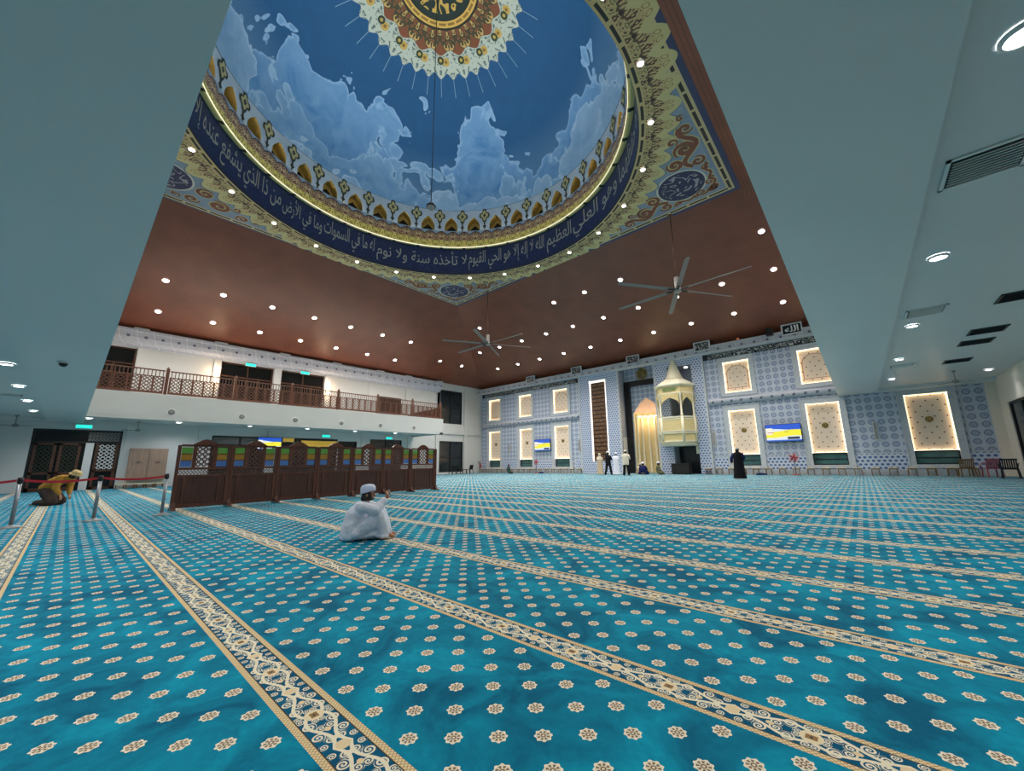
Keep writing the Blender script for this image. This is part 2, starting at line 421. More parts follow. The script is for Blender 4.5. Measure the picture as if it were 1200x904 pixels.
def mural_fn(n):
    X, Y, Z = n.pos(); dx = X-CX; dy = Y-CY; r = hyp(dx, dy); th = dy.atan2(dx)
    w1 = n.noise(n.c['wv'], .45, 2, .5); w2 = n.noise(n.vec(Y, Z, X), .45, 2, .5)
    px, py, pz = dx+(w1-.5)*2.4, dy+(w2-.5)*2.4, Z*1.1+(w1-w2)*1.6
    p = n.vec(px, py, pz)
    n3 = n.noise(p, 1.1, 5, .6, .5)
    h = (Z-17.6)/7.0                                   # painted sky: pale low down, deep blue on top
    c = n.mix(h.ss(.0, .6), rgb(112, 156, 192), rgb(6, 76, 124)); c = n.mix(n3.ss(.25, .8)*.3, c, rgb(22, 98, 148))
    # banks of cloud, one behind the other, each with rounded lobes and a pale rim
    for sc, off, th0, th1, lo, hi in ((.17, 0, .20, .62, rgb(60, 122, 178), rgb(138, 178, 214)), (.21, 9, .22, .78, rgb(76, 134, 186), rgb(150, 186, 216)), (.26, 21, .24, 1.05, rgb(100, 148, 192), rgb(164, 194, 220))):
        q = n.vec(px+off, py-off, pz)
        f = n.noise(q, sc, 2, .5)*1.6+(.55-n.voronoi(q, 1.05+sc))*.19+(.5-n.voronoi(q, 2.7))*.06-th0-.32-h*th1
        body = n.mix(n3.ss(.3, .75)*.6, lo, hi); body = n.mix(f.ss(.0, .22), n.mix(.45, lo, hi), body)
        lay = n.mix(f.ss(.008, .05), hi, body)
        c = n.mix(f.ss(.0, .012), c, lay)
    # rosette at the crown
    g36 = (th*36).cos(); a36 = (th*(36/(2*PI))).rep(1).abs()
    sp = a36.lt(.02)*r.band(4.2, 5.15); c = n.mix(sp, c, rgb(120, 156, 182))
    ma = th.rep(2*PI/18).abs()*3; k = n.noise(n.vec(ma, r), 2.6, 1, .5, .8); ks = (k*5).rep(1).abs()
    wht = n.mix(ks.lt(.12), rgb(180, 192, 180), rgb(96, 116, 112)); c = n.mix(r.lt(4.2+g36*.13), c, wht)
    yl = hyp(((th+.087).rep(2*PI/18))*3.5, r-3.55); c = n.mix(yl.lt(.2), c, rgb(190, 160, 80)); c = n.mix(yl.lt(.08), c, rgb(130, 100, 50))
    yl2 = hyp((th.rep(2*PI/18))*3.5, r-3.5); c = n.mix(yl2.lt(.19), c, rgb(50, 62, 40)); c = n.mix(yl2.lt(.08), c, rgb(180, 160, 80))
    g18 = (th*18).cos()
    br = n.mix(ks.lt(.22), rgb(66, 62, 40), rgb(190, 160, 96)); br = n.mix(k.gt(.56), br, rgb(122, 70, 44)); c = n.mix(r.lt(3.15+g18*.12), c, br)
    c = n.mix(r.lt(2.12), c, rgb(24, 26, 26)); seg = (th*(24/(2*PI))).rep(1).abs()
    c = n.mix(r.band(1.72, 2.02), c, rgb(206, 172, 84)); c = n.mix(r.band(1.81, 1.92)*seg.lt(.4), c, rgb(140, 104, 44))
    ink = (n.noise(n.vec(dx, dy), .9, 1, .5, 1.4)*5).rep(1).abs().lt(.16)
    return n.mix(r.lt(1.66), c, n.mix(ink*r.lt(1.4), rgb(20, 44, 40), rgb(198, 164, 80)))
M['mural'] = mat('painted_sky_mural', rough=.7, fn=mural_fn)
M['niche_gold'] = mat('ochre_reveal', rough=.6, fn=speck(rgb(190, 160, 84), .08, 3))
M['gilttext'] = mat('pale_gilt_letters', rough=.5, fn=speck(rgb(176, 176, 164), .06, 5))
M['domewhite'] = mat('pale_blue_plaster', rough=.6, fn=speck(rgb(182, 200, 214), .05, 2))
M['olive'] = mat('olive_paint', rough=.6, fn=speck(rgb(52, 58, 42), .1, 4)); M['scroll'] = mat('brown_scroll_paint', rough=.6, fn=speck(rgb(124, 74, 58), .08, 4)); M['kite'] = mat('sand_paint', rough=.6, fn=speck(rgb(190, 182, 130), .06, 4))
M['tvback'] = mat('black_plastic', rough=.4, fn=speck(rgb(18, 18, 20), .1, 9))
def tv_mat():
    m = bpy.data.materials.new('display_screen'); m.use_nodes = True; t = m.node_tree; n = NT(t); b = t.nodes['Principled BSDF']
    x, y, z = n.pos(True)                     # local: x -0.5..0.5 wide, z -0.5..0.5 high
    wv = (x*5).sin()*.05
    c = n.mix((z+wv).gt(.2), rgb(226, 236, 246), rgb(40, 90, 210))
    c = n.mix((z-wv).band(-.24, .12), c, rgb(250, 240, 60)); c = n.mix(x.lt(-.3)*z.gt(-.1)*z.lt(.3), c, rgb(246, 244, 226))
    c = n.mix(z.lt(-.42), c, rgb(60, 110, 210))
    c = n.mix((x-.28).abs().lt(.17)*(z+.33).abs().lt(.07), c, rgb(40, 50, 60))
    c = n.mix(((x+.36).abs().lt(.09)*(z-.02).abs().lt(.02)), c, rgb(210, 90, 90)); c = n.mix(((x-.1).abs().lt(.06)*(z-.05).abs().lt(.015)), c, rgb(90, 110, 60))
    b.inputs['Base Color'].default_value = (.02,.02,.02,1); t.links.new(c, b.inputs['Emission Color']); b.inputs['Emission Strength'].default_value = 1.0
    return m
M['tv'] = tv_mat()
M['signgold'] = mat('gold_sign_board', col=rgb(190,150,60), emit=rgb(196, 156, 56), es=.45, fn=script_fn(rgb(196, 160, 66), rgb(120, 88, 30), 3, 9, .24))
M['skin'] = mat('skin', rough=.55, fn=speck(rgb(178, 128, 98), .05, 12, True))
M['hair'] = mat('black_hair', rough=.6, fn=speck(rgb(20, 17, 16), .2, 30, True))
def cloth(name, c, amt=.08): M[name] = mat(name, rough=.85, fn=speck(c, amt, 5, True), spec=.2)
cloth('cloth_white', rgb(226, 229, 242)); cloth('cloth_cap', rgb(214, 220, 246)); cloth('cloth_cream', rgb(214, 204, 186)); cloth('cloth_black', rgb(20, 20, 26)); cloth('cloth_navy', rgb(30, 36, 84))
cloth('cloth_mustard', rgb(178, 130, 56)); cloth('cloth_brown', rgb(74, 60, 54)); cloth('cloth_beige', rgb(196, 176, 150)); cloth('cloth_green', rgb(52, 76, 72)); cloth('cloth_olive', rgb(98, 98, 76)); cloth('cloth_mauve', rgb(150, 100, 116)); cloth('hat_tan', rgb(196, 172, 120))
M['stooltop'] = mat('cream_laminate', rough=.5, fn=speck(rgb(232, 214, 176), .05, 5)); M['stoolleg'] = mat('varnished_wood', rough=.5, fn=wood(rgb(104, 76, 46), rgb(140, 106, 66)))
M['redplastic'] = mat('red_fan_plastic', rough=.4, fn=speck(rgb(186, 60, 58), .08, 8)); M['roseplastic'] = mat('rose_plastic', rough=.45, fn=speck(rgb(176, 92, 106), .06, 6))
M['phone'] = mat('phone_black', rough=.2, fn=speck(rgb(22, 22, 26), .1, 20)); M['screenlit'] = mat('phone_screen', col=(.1,.1,.1,1), emit=(.7,.78,.9,1), es=.8)

# ------------------------------------------------------------------ Arabic lettering
FORMS = {}
def _f(ch, base, n): FORMS[ch] = tuple(chr(base+i) for i in range(n)) if n == 4 else (chr(base), chr(base+1))
for ch, base, n in (('ا',0xFE8D,2),('ب',0xFE8F,4),('ة',0xFE93,2),('ت',0xFE95,4),('ث',0xFE99,4),('ج',0xFE9D,4),('ح',0xFEA1,4),('خ',0xFEA5,4),('د',0xFEA9,2),('ذ',0xFEAB,2),('ر',0xFEAD,2),('ز',0xFEAF,2),('س',0xFEB1,4),('ش',0xFEB5,4),('ص',0xFEB9,4),('ض',0xFEBD,4),('ط',0xFEC1,4),('ظ',0xFEC5,4),('ع',0xFEC9,4),('غ',0xFECD,4),('ف',0xFED1,4),('ق',0xFED5,4),('ك',0xFED9,4),('ل',0xFEDD,4),('م',0xFEE1,4),('ن',0xFEE5,4),('ه',0xFEE9,4),('و',0xFEED,2),('ى',0xFEEF,2),('ي',0xFEF1,4),('أ',0xFE83,2),('إ',0xFE87,2),('ئ',0xFE89,4)): _f(ch, base, n)
LA = {'ا': 0xFEFB, 'أ': 0xFEF7, 'إ': 0xFEF9}
def shape(txt):
    """Arabic text -> presentation forms in left-to-right drawing order"""
    out = []
    for wd in txt.split(' '):
        g = []; i = 0; joined = False
        while i < len(wd):
            ch = wd[i]
            if ch == 'ل' and i+1 < len(wd) and wd[i+1] in LA:
                g.append(chr(LA[wd[i+1]]+(1 if joined else 0))); joined = False; i += 2; continue
            fm = FORMS.get(ch)
            if fm is None: g.append(ch); joined = False; i += 1; continue
            nxt = i+1 < len(wd) and wd[i+1] in FORMS
            if len(fm) == 2: g.append(fm[1] if joined else fm[0]); joined = False
            else:
                g.append(fm[3] if joined and nxt else fm[1] if joined else fm[2] if nxt else fm[0]); joined = nxt
            i += 1
        out.append(''.join(reversed(g)))
    return ' '.join(reversed(out))
def text_mesh(txt, bold=.012, res=2):
    """flat letter faces, left edge at x=0: (verts, faces)"""
    c = bpy.data.curves.new('letters', 'FONT'); c.body = txt; c.resolution_u = res; c.offset = bold
    o = bpy.data.objects.new('letters', c); COL.objects.link(o); bpy.context.view_layer.update()
    dg = bpy.context.evaluated_depsgraph_get(); me = bpy.data.meshes.new_from_object(o.evaluated_get(dg))
    vs = [v.co.copy() for v in me.vertices]; fs = [tuple(p.vertices) for p in me.polygons]
    bpy.data.objects.remove(o); bpy.data.curves.remove(c); bpy.data.meshes.remove(me)
    if not vs: return [], [], (0, 1, 0, 1)
    xs = [v.x for v in vs]; ys = [v.y for v in vs]
    return vs, fs, (min(xs), max(xs), min(ys), max(ys))
def flat_text(mb, txt, fn, x0, x1, z0, z1, bold=.012, mi=0):
    """fits the letters into the box and maps (x, z) through fn"""
    vs, fs, (a, b, c, d) = text_mesh(txt, bold)
    if not vs: return
    mb.add([fn(x0+(v.x-a)/(b-a)*(x1-x0), z0+(v.y-c)/(d-c)*(z1-z0)) for v in vs], fs, mi)

# ------------------------------------------------------------------ room shell
XL, YQ, XB, YB = -33.0, 31.0, -28.5, 22.0        # left wall, qibla wall, balcony face, balcony end
EAVE, ZD = 9.62, 13.72                            # eave and painted-ceiling heights
SX0, SX1, SY1 = -23.3, -2.6, 19.25                # painted square
XS, YS = -.63, .26                                # edges of the low ceilings over the camera
ZL, ZR = 3.70, 4.80                               # low ceiling heights, left and right
XW = 5.65; YN = -8.0                              # right wall, near wall

def wall_holes(mb, axis, h0, h1, z0, z1, holes, d0, d1, mi=0):
    hs = sorted({h0, h1, *[v for q in holes for v in q[:2] if h0 < v < h1]}); zs = sorted({z0, z1, *[v for q in holes for v in q[2:] if z0 < v < z1]})
    for i in range(len(zs)-1):
        run = None
        for j in range(len(hs)):
            solid = False
            if j < len(hs)-1:
                ch, cz = (hs[j]+hs[j+1])/2, (zs[i]+zs[i+1])/2
                solid = not any(a < ch < b and c < cz < d for a, b, c, d in holes)
            if solid and run is None: run = hs[j]
            if not solid and run is not None:
                if axis == 'Y': mb.box(run, hs[j], d0, d1, zs[i], zs[i+1], mi)
                else: mb.box(d0, d1, run, hs[j], zs[i], zs[i+1], mi)
                run = None

struct(MB().add([(-37, YN, 0), (9, YN, 0), (9, 34, 0), (-37, 34, 0)], [(0, 1, 2, 3)]).build('floor', M['carpet'], recalc=False))

# qibla wall with the openings for the lit panels, the mihrab and the pulpit
UP = [(-31.74, -29.95), (-27.15, -25.4), (-22.6, -20.85)]; RT = [(-6.95, -5.25), (-2.38, -.66)]; R3 = [(2.23, 3.96)]
MIH = (-15.43, -12.1); PUL = (-11.0, -9.15)
holes = [(a, b, 5.82, 8.12) for a, b in UP+RT]+[(a, b, 1.36, 4.5) for a, b in UP+RT+R3]+[(a, b, .6, 1.36) for a, b in UP+RT+R3]+[(*MIH, 0, 9.2), (*PUL, 0, 8.4)]
q = MB(); wall_holes(q, 'Y', -33.3, 5.3, 0, 9.1, holes, YQ, YQ+.3)
q.box(-33.3, 5.3, YQ, YQ+.3, 9.1, EAVE, 1)
# dado, borders, pilasters: thin raised bands on the wall face
def band(x0, x1, z0, z1, d, mi): q.box(x0, x1, YQ-d, YQ, z0, z1, mi)
q.box(-33, 5.3, 30.36, YQ, 8.98, 9.41, 1); q.box(-33, 5.3, 30.3, YQ, 8.9, 8.98, 5); q.box(-33, 5.3, 30.34, YQ, 9.37, 9.43, 5)
for a, b in ((-32.95, -32.0), (-29.65, -27.4), (-25.1, -22.9), (-20.2, -19.45), (-8.28, -7.3), (-4.85, -2.75), (-.3, 1.85), (4.34, 5.3)):
    band(a, b, .12, 1.22, .015, 2); band(a, b, 1.22, 1.29, .03, 5)
band(-33, -15.5, 0, .34, .03, 5); band(-8.9, 5.3, 0, .34, .03, 5)
for a, b in ((-19.4, -15.43), (-12.1, -8.3)):
    hh = [(-18.35, -16.6, 1.05, 8.38)] if a < -15 else [(*PUL, 0, 8.4)]
    wall_holes(q, 'Y', a, b, 0, 9.15, hh, YQ-.14, YQ, 3)
    for e in (a, b): q.box(e-.07, e+.07, YQ-.17, YQ-.0, 0, 9.15, 5)
for a, b in ((-32.92, -32.86), (-8.2, -8.14), (-19.62, -19.56)): band(a, b, .1, 9.0, .03, 5)
# mihrab recess
q.box(MIH[0]-.2, MIH[0], YQ+.3, 33.3, 0, 9.6, 4); q.box(MIH[1], MIH[1]+.2, YQ+.3, 33.3, 0, 9.6, 4); q.box(MIH[0]-.2, MIH[1]+.2, YQ, 33.3, 9.2, 9.5, 4)
wall_holes(q, 'Y', MIH[0], MIH[1], 0, 9.2, [(-14.72, -12.36, 0, 6.5)], 32.3, 32.6, 0)
# pulpit recess
q.box(PUL[0]-.2, PUL[0], YQ+.3, 33, 0, 8.6, 4); q.box(PUL[1], PUL[1]+.2, YQ+.3, 33, 0, 8.6, 4); q.box(PUL[0]-.2, PUL[1]+.2, YQ, 33, 8.4, 8.7, 4)
q.box(PUL[0], PUL[1], 32.6, 32.9, 2.4, 8.4, 4); q.box(PUL[0], PUL[1], 32.0, 32.9, 0, 2.4, 6)
struct(q.build('wall_qibla', [M['tileA'], M['ledge'], M['dado'], M['tileB'], M['plaster'], M['frame'], M['granite']]))
# moulded ledges between the two rows of panels
def ledge(x0, x1):
    mb = MB(); pr = [(0, 5.0), (-.1, 5.0), (-.2, 5.08), (-.26, 5.2), (-.26, 5.32), (-.2, 5.42), (0, 5.42)]
    mb.prism([(x0, YQ+a, z) for a, z in pr], (x1-x0, 0, 0)); struct(mb.build('trim_1', M['ledge']))
ledge(-32.6, -19.5); ledge(-8.15, XS+.3)

# left wall
LW = [(-1.47, 1.9, 0, 3.33), (2.75, 2.76, 0, .01), (6.14, 9.38, 0, 3.25), (10.36, 14.58, 0, 3.25), (14.62, 16.25, 0, 3.1), (17.43, 20.64, 0, 3.35), (24.94, 28.25, .19, 3.41),
      (-1.6, 1.88, 5.12, 8.42), (6.12, 9.35, 5.12, 8.45), (9.87, 13.08, 5.12, 8.45), (25.0, 28.05, 5.28, 8.9)]
w = MB(); wall_holes(w, 'X', YN, 31, 0, EAVE, LW, XL-.3, XL)
for a, b in ((1.9, 2.36), (5.7, 6.1), (9.38, 9.86), (13.1, 13.6), (17.0, 17.4), (20.8, 21.3), (24.55, 24.95)): w.box(XL, XL+.14, a, b, 5.1, 8.5)
for a, b in ((24.5, 24.92), (28.3, 28.75)): w.box(XL, XL+.14, a, b, 0, EAVE)
w.box(XL, XL+.12, 24.9, 30.9, 4.15, 5.05); w.box(XL, XL+.1, 24.9, 31, 9.0, EAVE)
for a in (2.05, 5.4, 9.4, 16.6, 21.2): w.box(XL, XL+.1, a, a+.45, 0, 3.7)
struct(w.build('wall_left', M['white']))
# frieze moulding at the top of the left wall
mb = MB(); pr = [(0, 8.5), (.1, 8.5), (.14, 8.62), (.34, 8.8), (.44, 9.05), (.46, 9.35), (.5, 9.4), (.5, 9.56), (0, 9.56)]
mb.prism([(XL+a, YS, z) for a, z in pr], (0, 24.9-YS, 0)); struct(mb.build('trim_2', M['ledge']))
# right wall and near wall, the pier at the end of the qibla wall
w = MB(); wall_holes(w, 'X', YN, 31, 0, 5.2, [(26.0, 29.5, 0, 3.55)], XW, XW+.25)
w.box(5.3, XW, 30.75, 31.3, 0, 5.2); struct(w.build('wall_right', M['cream']))
struct(MB().box(-37, 9, YN-.3, YN, 0, 6).build('wall_near', M['white']))
d = struct(MB().box(XW+.1, XW+.16, 26.0, 29.5, 0, 3.55).build('door_5', M['glassdark']))
mb = MB()
for a in (26.0, 27.7, 29.4): mb.box(XW+.05, XW+.2, a, a+.1, 0, 3.55)
mb.box(XW+.05, XW+.2, 26, 29.5, 3.45, 3.55); mb.build('door_frame', M['blackmetal'], d)

# roof slopes, painted ceiling, drum, dome
def slope(name, pts): struct(MB().add(pts, [tuple(range(len(pts)))]).build(name, M['brown'], recalc=False))
XE = 7.2
slope('ceiling', [(XL, YS, EAVE), (SX0, YS, ZD), (SX0, SY1, ZD), (XL, YQ, EAVE)])
slope('ceiling', [(XL, YQ, EAVE), (SX0, SY1, ZD), (SX1, SY1, ZD), (XE, YQ, EAVE)])
slope('ceiling', [(XE, YQ, EAVE), (SX1, SY1, ZD), (SX1, YS, ZD), (XE, YS, EAVE)])
# low ceilings left and right, each with a recess one step up beyond the beam
mb = MB()
mb.box(XB, XS, -1.07, YS, ZL, ZL+.5); mb.box(XL, XB, -1.07, YS, ZL, ZL+.5)
mb.box(XL, XS, YN, -1.07, ZL+.16, ZL+.5); mb.box(XL, XS, YN, -7.2, ZL, ZL+.16)
mb.box(XL, XL+.5, YN, -1.07, ZL-.0, ZL+.16)
struct(mb.build('ceiling', M['soffit']))
mb = MB()
mb.box(XS, 1.2, YN, YQ, ZR, ZR+.5); mb.box(1.2, XW, YN, 30.3, ZR+.16, ZR+.5); mb.box(1.2, XW, 30.3, YQ, ZR-.02, ZR+.16); mb.box(1.2, XW, YN, -7, ZR, ZR+.16)
mb.box(XS-.02, XS, YN, YS-.01, ZL+.5, ZR+.5)
struct(mb.build('ceiling', M['soffit']))
# upper walls standing on the edges of the low ceilings
struct(MB().box(XL, XS, YS-.2, YS, ZL+.5, 14).build('wall_near', M['white']))
struct(MB().box(XS, XS+.2, YS, YQ, ZR+.5, 14).build('wall_right', M['white']))
# balcony slab and its flat soffit
mb = MB(); mb.box(XL, XB, YS, YB, 3.85, 5.1); mb.box(XB-.35, XB, YS, YB, ZL, 3.86); mb.box(XL, XB, YB-.35, YB, ZL, 3.86)
struct(mb.build('balcony_slab', M['white']))

N = 144
def ringpts(r, z): return [(CX+r*math.cos(2*PI*j/N), CY+r*math.sin(2*PI*j/N), z) for j in range(N)]
# painted square with a round hole
bm = bmesh.new()
inner = [bm.verts.new(p) for p in ringpts(9.0, ZD)]
def sq(a):
    c, s = math.cos(a), math.sin(a); k = 1e9
    if c > 1e-9: k = min(k, (SX1-CX)/c)
    if c < -1e-9: k = min(k, (SX0-CX)/c)
    if s > 1e-9: k = min(k, (SY1-CY)/s)
    if s < -1e-9: k = min(k, (-9.14)/s)
    return (CX+c*k, CY+s*k, ZD)
outer = [bm.verts.new(sq(2*PI*j/N)) for j in range(N)]
for j in range(N): bm.faces.new((inner[j], outer[j], outer[(j+1) % N], inner[(j+1) % N]))
for cx_, cy_ in ((SX1, SY1), (SX0, SY1), (SX1, CY-9.14), (SX0, CY-9.14)):
    ds = sorted(outer, key=lambda v: (v.co.x-cx_)**2+(v.co.y-cy_)**2)[:2]
    bm.faces.new((ds[0], ds[1], bm.verts.new((cx_, cy_, ZD))))
me = bpy.data.meshes.new('ceiling'); bm.to_mesh(me); bm.free(); me.materials.append(M['spandrel'])
o = bpy.data.objects.new('ceiling', me); COL.objects.link(o); struct(o)
# brown scrolls painted in the corners of the square
def ribbon(mb, pts, w, mi, z, taper=True):
    n = len(pts); L = []; Rr = []
    for i, p in enumerate(pts):
        a, b = Vector(pts[max(i-1, 0)]), Vector(pts[min(i+1, n-1)]); d = (b-a).normalized(); nn = Vector((-d.y, d.x)); k = w*(.35+.65*math.sin(PI*(i+.6)/n)) if taper else w
        q = Vector(p); L.append((q+nn*k/2)); Rr.append((q-nn*k/2))
    mb.add([(v.x, v.y, z) for v in L+Rr], [(i, i+1, n+i+1, n+i) for i in range(n-1)], mi)
mb = MB()
SPI = [(3.55, 1.85, .36, 1.7, 1), (4.2, 1.22, .44, 1.8, -1), (4.85, 1.5, .22, 1.3, 1), (5.25, .86, .28, 1.5, -1), (5.85, .84, .16, 1.2, 1), (1.05, .95, .24, 1.4, 1), (1.75, .82, .17, 1.2, -1), (2.6, .86, .2, 1.3, 1), (3.2, 1.0, .3, 1.5, -1), (.98, 1.5, .2, 1.2, -1)]
for sx in (-1, 1):
    for sy in ((1,) if sx > 0 else (1, -1)):
        for sw in (0, 1):
            def mp(a, b): 
                if sw: a, b = b, a
                return (CX+sx*(10.4-b), CY+sy*(10.12-a))
            for ca, cb, r, tn, hd in SPI:
                if mp(ca, cb)[1] < .6: continue
                P = [mp(ca+r*(1-t)*math.cos(hd*2*PI*tn*t+ca*2), cb+r*(1-t)*math.sin(hd*2*PI*tn*t+ca*2)) for t in [i/26 for i in range(26)]]
                ribbon(mb, P, r*.78, 0, ZD-.006); ribbon(mb, P, r*.52, 1, ZD-.012)
            if sy < 0: continue
            W_ = [mp(3.0+i*.2, 1.25+.3*math.sin(i*.72)-.035*i) for i in range(13)]; ribbon(mb, W_, .3, 0, ZD-.004, False); ribbon(mb, W_, .2, 1, ZD-.010, False)
            W_ = [mp(.95+i*.13, .84+.08*math.sin(i*1.2)) for i in range(16)]; ribbon(mb, W_, .2, 0, ZD-.004, False); ribbon(mb, W_, .12, 1, ZD-.010, False)
mb.build('corner_scrolls', [M['kite'], M['scroll']], o, recalc=False)
# drum
mb = MB(); mb.rings([ringpts(9.0, ZD), ringpts(8.97, ZD+.12), ringpts(8.97, 15.7)], 0, False)
drum = struct(mb.build('dome_drum', M['drum']))
def on_drum(a, z, r=8.95): return (CX+r*math.cos(a), CY+r*math.sin(a), z)
# the verse painted round the drum: (text, start angle, end angle); read right to left, angles in degrees
VERSE = [('الله لا إله إلا هو الحي القيوم', 93, 128), ('لا تأخذه سنة ولا نوم', 128.8, 166.6), ('له ما في السموات', 167.6, 187.2), ('وما في الأرض', 188, 203), ('من ذا الذي', 203.7, 218),
         ('يشفع عنده إلا بإذنه', 219, 248), ('يعلم ما بين أيديهم وما خلفهم', 249, 284), ('ولا يحيطون بشيء من علمه', 285, 315), ('إلا بما شاء', 316, 330), ('وسع كرسيه السموات والأرض', 331, 369),
         ('ولا يئوده حفظهما', 370, 409), ('وهو العلي', 411, 438), ('العظيم', 439, 451.6)]
mb = MB()
for tx, a0, a1 in VERSE:
    flat_text(mb, shape(tx), lambda h, z: on_drum(math.radians(-h), z), -a1, -a0, 14.0, 15.42, .004)
mb.build('verse_lettering', M['gilttext'], drum, recalc=False)
# gilded cornice with its glowing lower rim
mb = MB(); mb.rings([ringpts(9.0, 15.62), ringpts(8.84, 15.55), ringpts(8.70, 15.55), ringpts(8.69, 15.64), ringpts(8.72, 15.64), ringpts(8.73, 15.575), ringpts(8.80, 15.575), ringpts(8.82, 15.8), ringpts(8.84, 16.3), ringpts(8.84, 16.9), ringpts(8.88, 16.92), ringpts(8.9, 16.7), ringpts(9.2, 16.7)], 0, False)
g = struct(mb.build('dome_cornice', M['goldring']))
mb = MB(); mb.rings([ringpts(8.695, 15.548), ringpts(8.682, 15.552), ringpts(8.680, 15.60)], 0, False); mb.build('led_rim', M['rim'], g)
mb = MB(); mb.rings([ringpts(8.735, 15.585), ringpts(8.75, 15.592), ringpts(8.785, 15.592), ringpts(8.795, 15.585)], 0, False); mb.build('fill_ledge', M['ledgefill'], g)  # hidden glowing strip on the ledge, added to brighten the gilding above
mb = MB(); mb.rings([ringpts(8.915, 16.73), ringpts(8.93, 16.75), ringpts(8.95, 16.75), ringpts(8.965, 16.73)], 0, False); mb.build('cove_led', M['cove'], g)
fl = MB()
for k in range(18):  # unseen spots and housings behind the lip, added to brighten the mural
    a = math.radians(20*k+1); p = on_drum(a, 16.98, 8.86); fl.box(p[0]-.05, p[0]+.05, p[1]-.05, p[1]+.05, 16.9, 16.98)
    l = bpy.data.lights.new('dome_fill_beam', 'SPOT'); l.energy = P_DOME; l.color = (1, .97, .92); l.spot_size = math.radians(120); l.spot_blend = 1; l.shadow_soft_size = .06
    o = bpy.data.objects.new('dome_fill_beam', l); COL.objects.link(o); o.parent = g; o.location = on_drum(a, 17.05, 8.84)
    o.rotation_euler = Vector((-math.cos(a), -math.sin(a), .75)).to_track_quat('-Z', 'Y').to_euler()
fl.build('dome_fill_boxes', M['plasticwhite'], g)
# ring wall of 36 pointed openings with kite ornaments
def arch_outline(hw, z0, zs, za, n=7):
    """pointed arch: from lower right over the apex to lower left, (x, z)"""
    P = [(hw, z0), (hw, zs)]
    for i in range(1, n): t = i/n; P.append((hw*(1-t**2.0), zs+(za-zs)*t))
    P.append((0, za)); P += [(-x, z) for x, z in P[-2::-1]]
    return P
ZW0, ZW1 = 16.8, 18.55
mb = MB(); win = None
half = math.radians(5)*9.0
ao = arch_outline(.44, 17.0, 17.3, 18.05)
def cyl_at(c, x, z, r=9.0): return on_drum(c+x/9.0, z, r)
for k in range(36):
    c = math.radians(6+10*k)
    # wall between the outline and the rectangle of this bay
    rect = []
    for x, z in ao:
        a = math.atan2(z-17.4, x); 
        if z <= 17.0+1e-6: rect.append((half if x > 0 else -half, ZW0))
        elif abs(x) < 1e-6: rect.append((0, ZW1))
        else:
            s = min(half/abs(x), (ZW1-17.2)/max(z-17.2, 1e-6)); rect.append((max(-half, min(half, x*s)), min(ZW1, 17.2+(z-17.2)*s)))
    n = len(ao)
    vs = [cyl_at(c, x, z) for x, z in ao]+[cyl_at(c, x, z) for x, z in rect]
    fs = [(i, i+1, n+i+1, n+i) for i in range(n-1)]+[(0, n, 2*n-1, n-1)]
    mb.add(vs, fs, 0)
    # fill the two upper corners of the bay
    ci = max(i for i, p in enumerate(rect[:n//2+1]) if abs(p[0]-half) < 1e-4); cj = n-1-ci
    mb.add([cyl_at(c, *rect[ci]), cyl_at(c, half, ZW1), cyl_at(c, *rect[ci+1])], [(0, 1, 2)], 0)
    mb.add([cyl_at(c, *rect[cj]), cyl_at(c, -half, ZW1), cyl_at(c, *rect[cj-1])], [(0, 1, 2)], 0)
    # kite ornament over the pier
    cc = c+math.radians(5)
    def star(s, mi, r):
        P = []
        for i in range(16):
            a = 2*PI*i/16; rr = s*(1.0 if i % 8 == 0 else .86 if i % 4 == 0 else .52 if i % 2 == 0 else .78)
            P.append(cyl_at(cc, rr*math.sin(a)*.74, 18.08+rr*math.cos(a), r))
        mb.add(P, [tuple(range(16))], mi)
    star(.6, 1, 8.96); star(.42, 2, 8.955); star(.17, 1, 8.95)
    mb.add([cyl_at(cc, x, z, 8.97) for x, z in ((-.05, 16.9), (.05, 16.9), (.05, 17.6), (-.05, 17.6))], [(0, 1, 2, 3)], 1)
    mb.add([cyl_at(cc, x, z, 8.965) for x, z in ((-.14, 17.25), (0, 17.1), (.14, 17.25), (0, 17.4))], [(0, 1, 2, 3)], 1)
struct(mb.build('dome_arcade', [M['domewhite'], M['olive'], M['kite']], recalc=False))
for k in range(36):
    c = math.radians(6+10*k); mw = MB(); n = len(ao)
    A = [cyl_at(c, x, z, 9.0) for x, z in ao]; B = [cyl_at(c, x, z, 9.55) for x, z in ao]
    mw.add(A+B, [(i, (i+1) % n, n+(i+1) % n, n+i) for i in range(n)], 0); mw.add(B, [tuple(range(n))], 0)
    # small casement in the back of the opening
    mw.add([cyl_at(c, x, z, 9.5) for x, z in ((-.3, 17.05), (.3, 17.05), (.3, 17.4), (0, 17.7), (-.3, 17.4))], [(0, 1, 2, 3, 4)], 1)
    struct(mw.build('window_%d' % (k+10), [M['niche_gold'], M['night']], recalc=False))
# painted vault
mb = MB(); P = []
for i in range(25):
    t = i/24*PI/2; P.append(ringpts(max(.01, 9.0*math.cos(t)), 17.42+7.8*math.sin(t)))
P = [r for r in P if r[0][2] >= 18.5]; P.insert(0, ringpts(8.98, ZW1))
mb.rings(P, 0, False); struct(mb.build('dome', M['mural']))

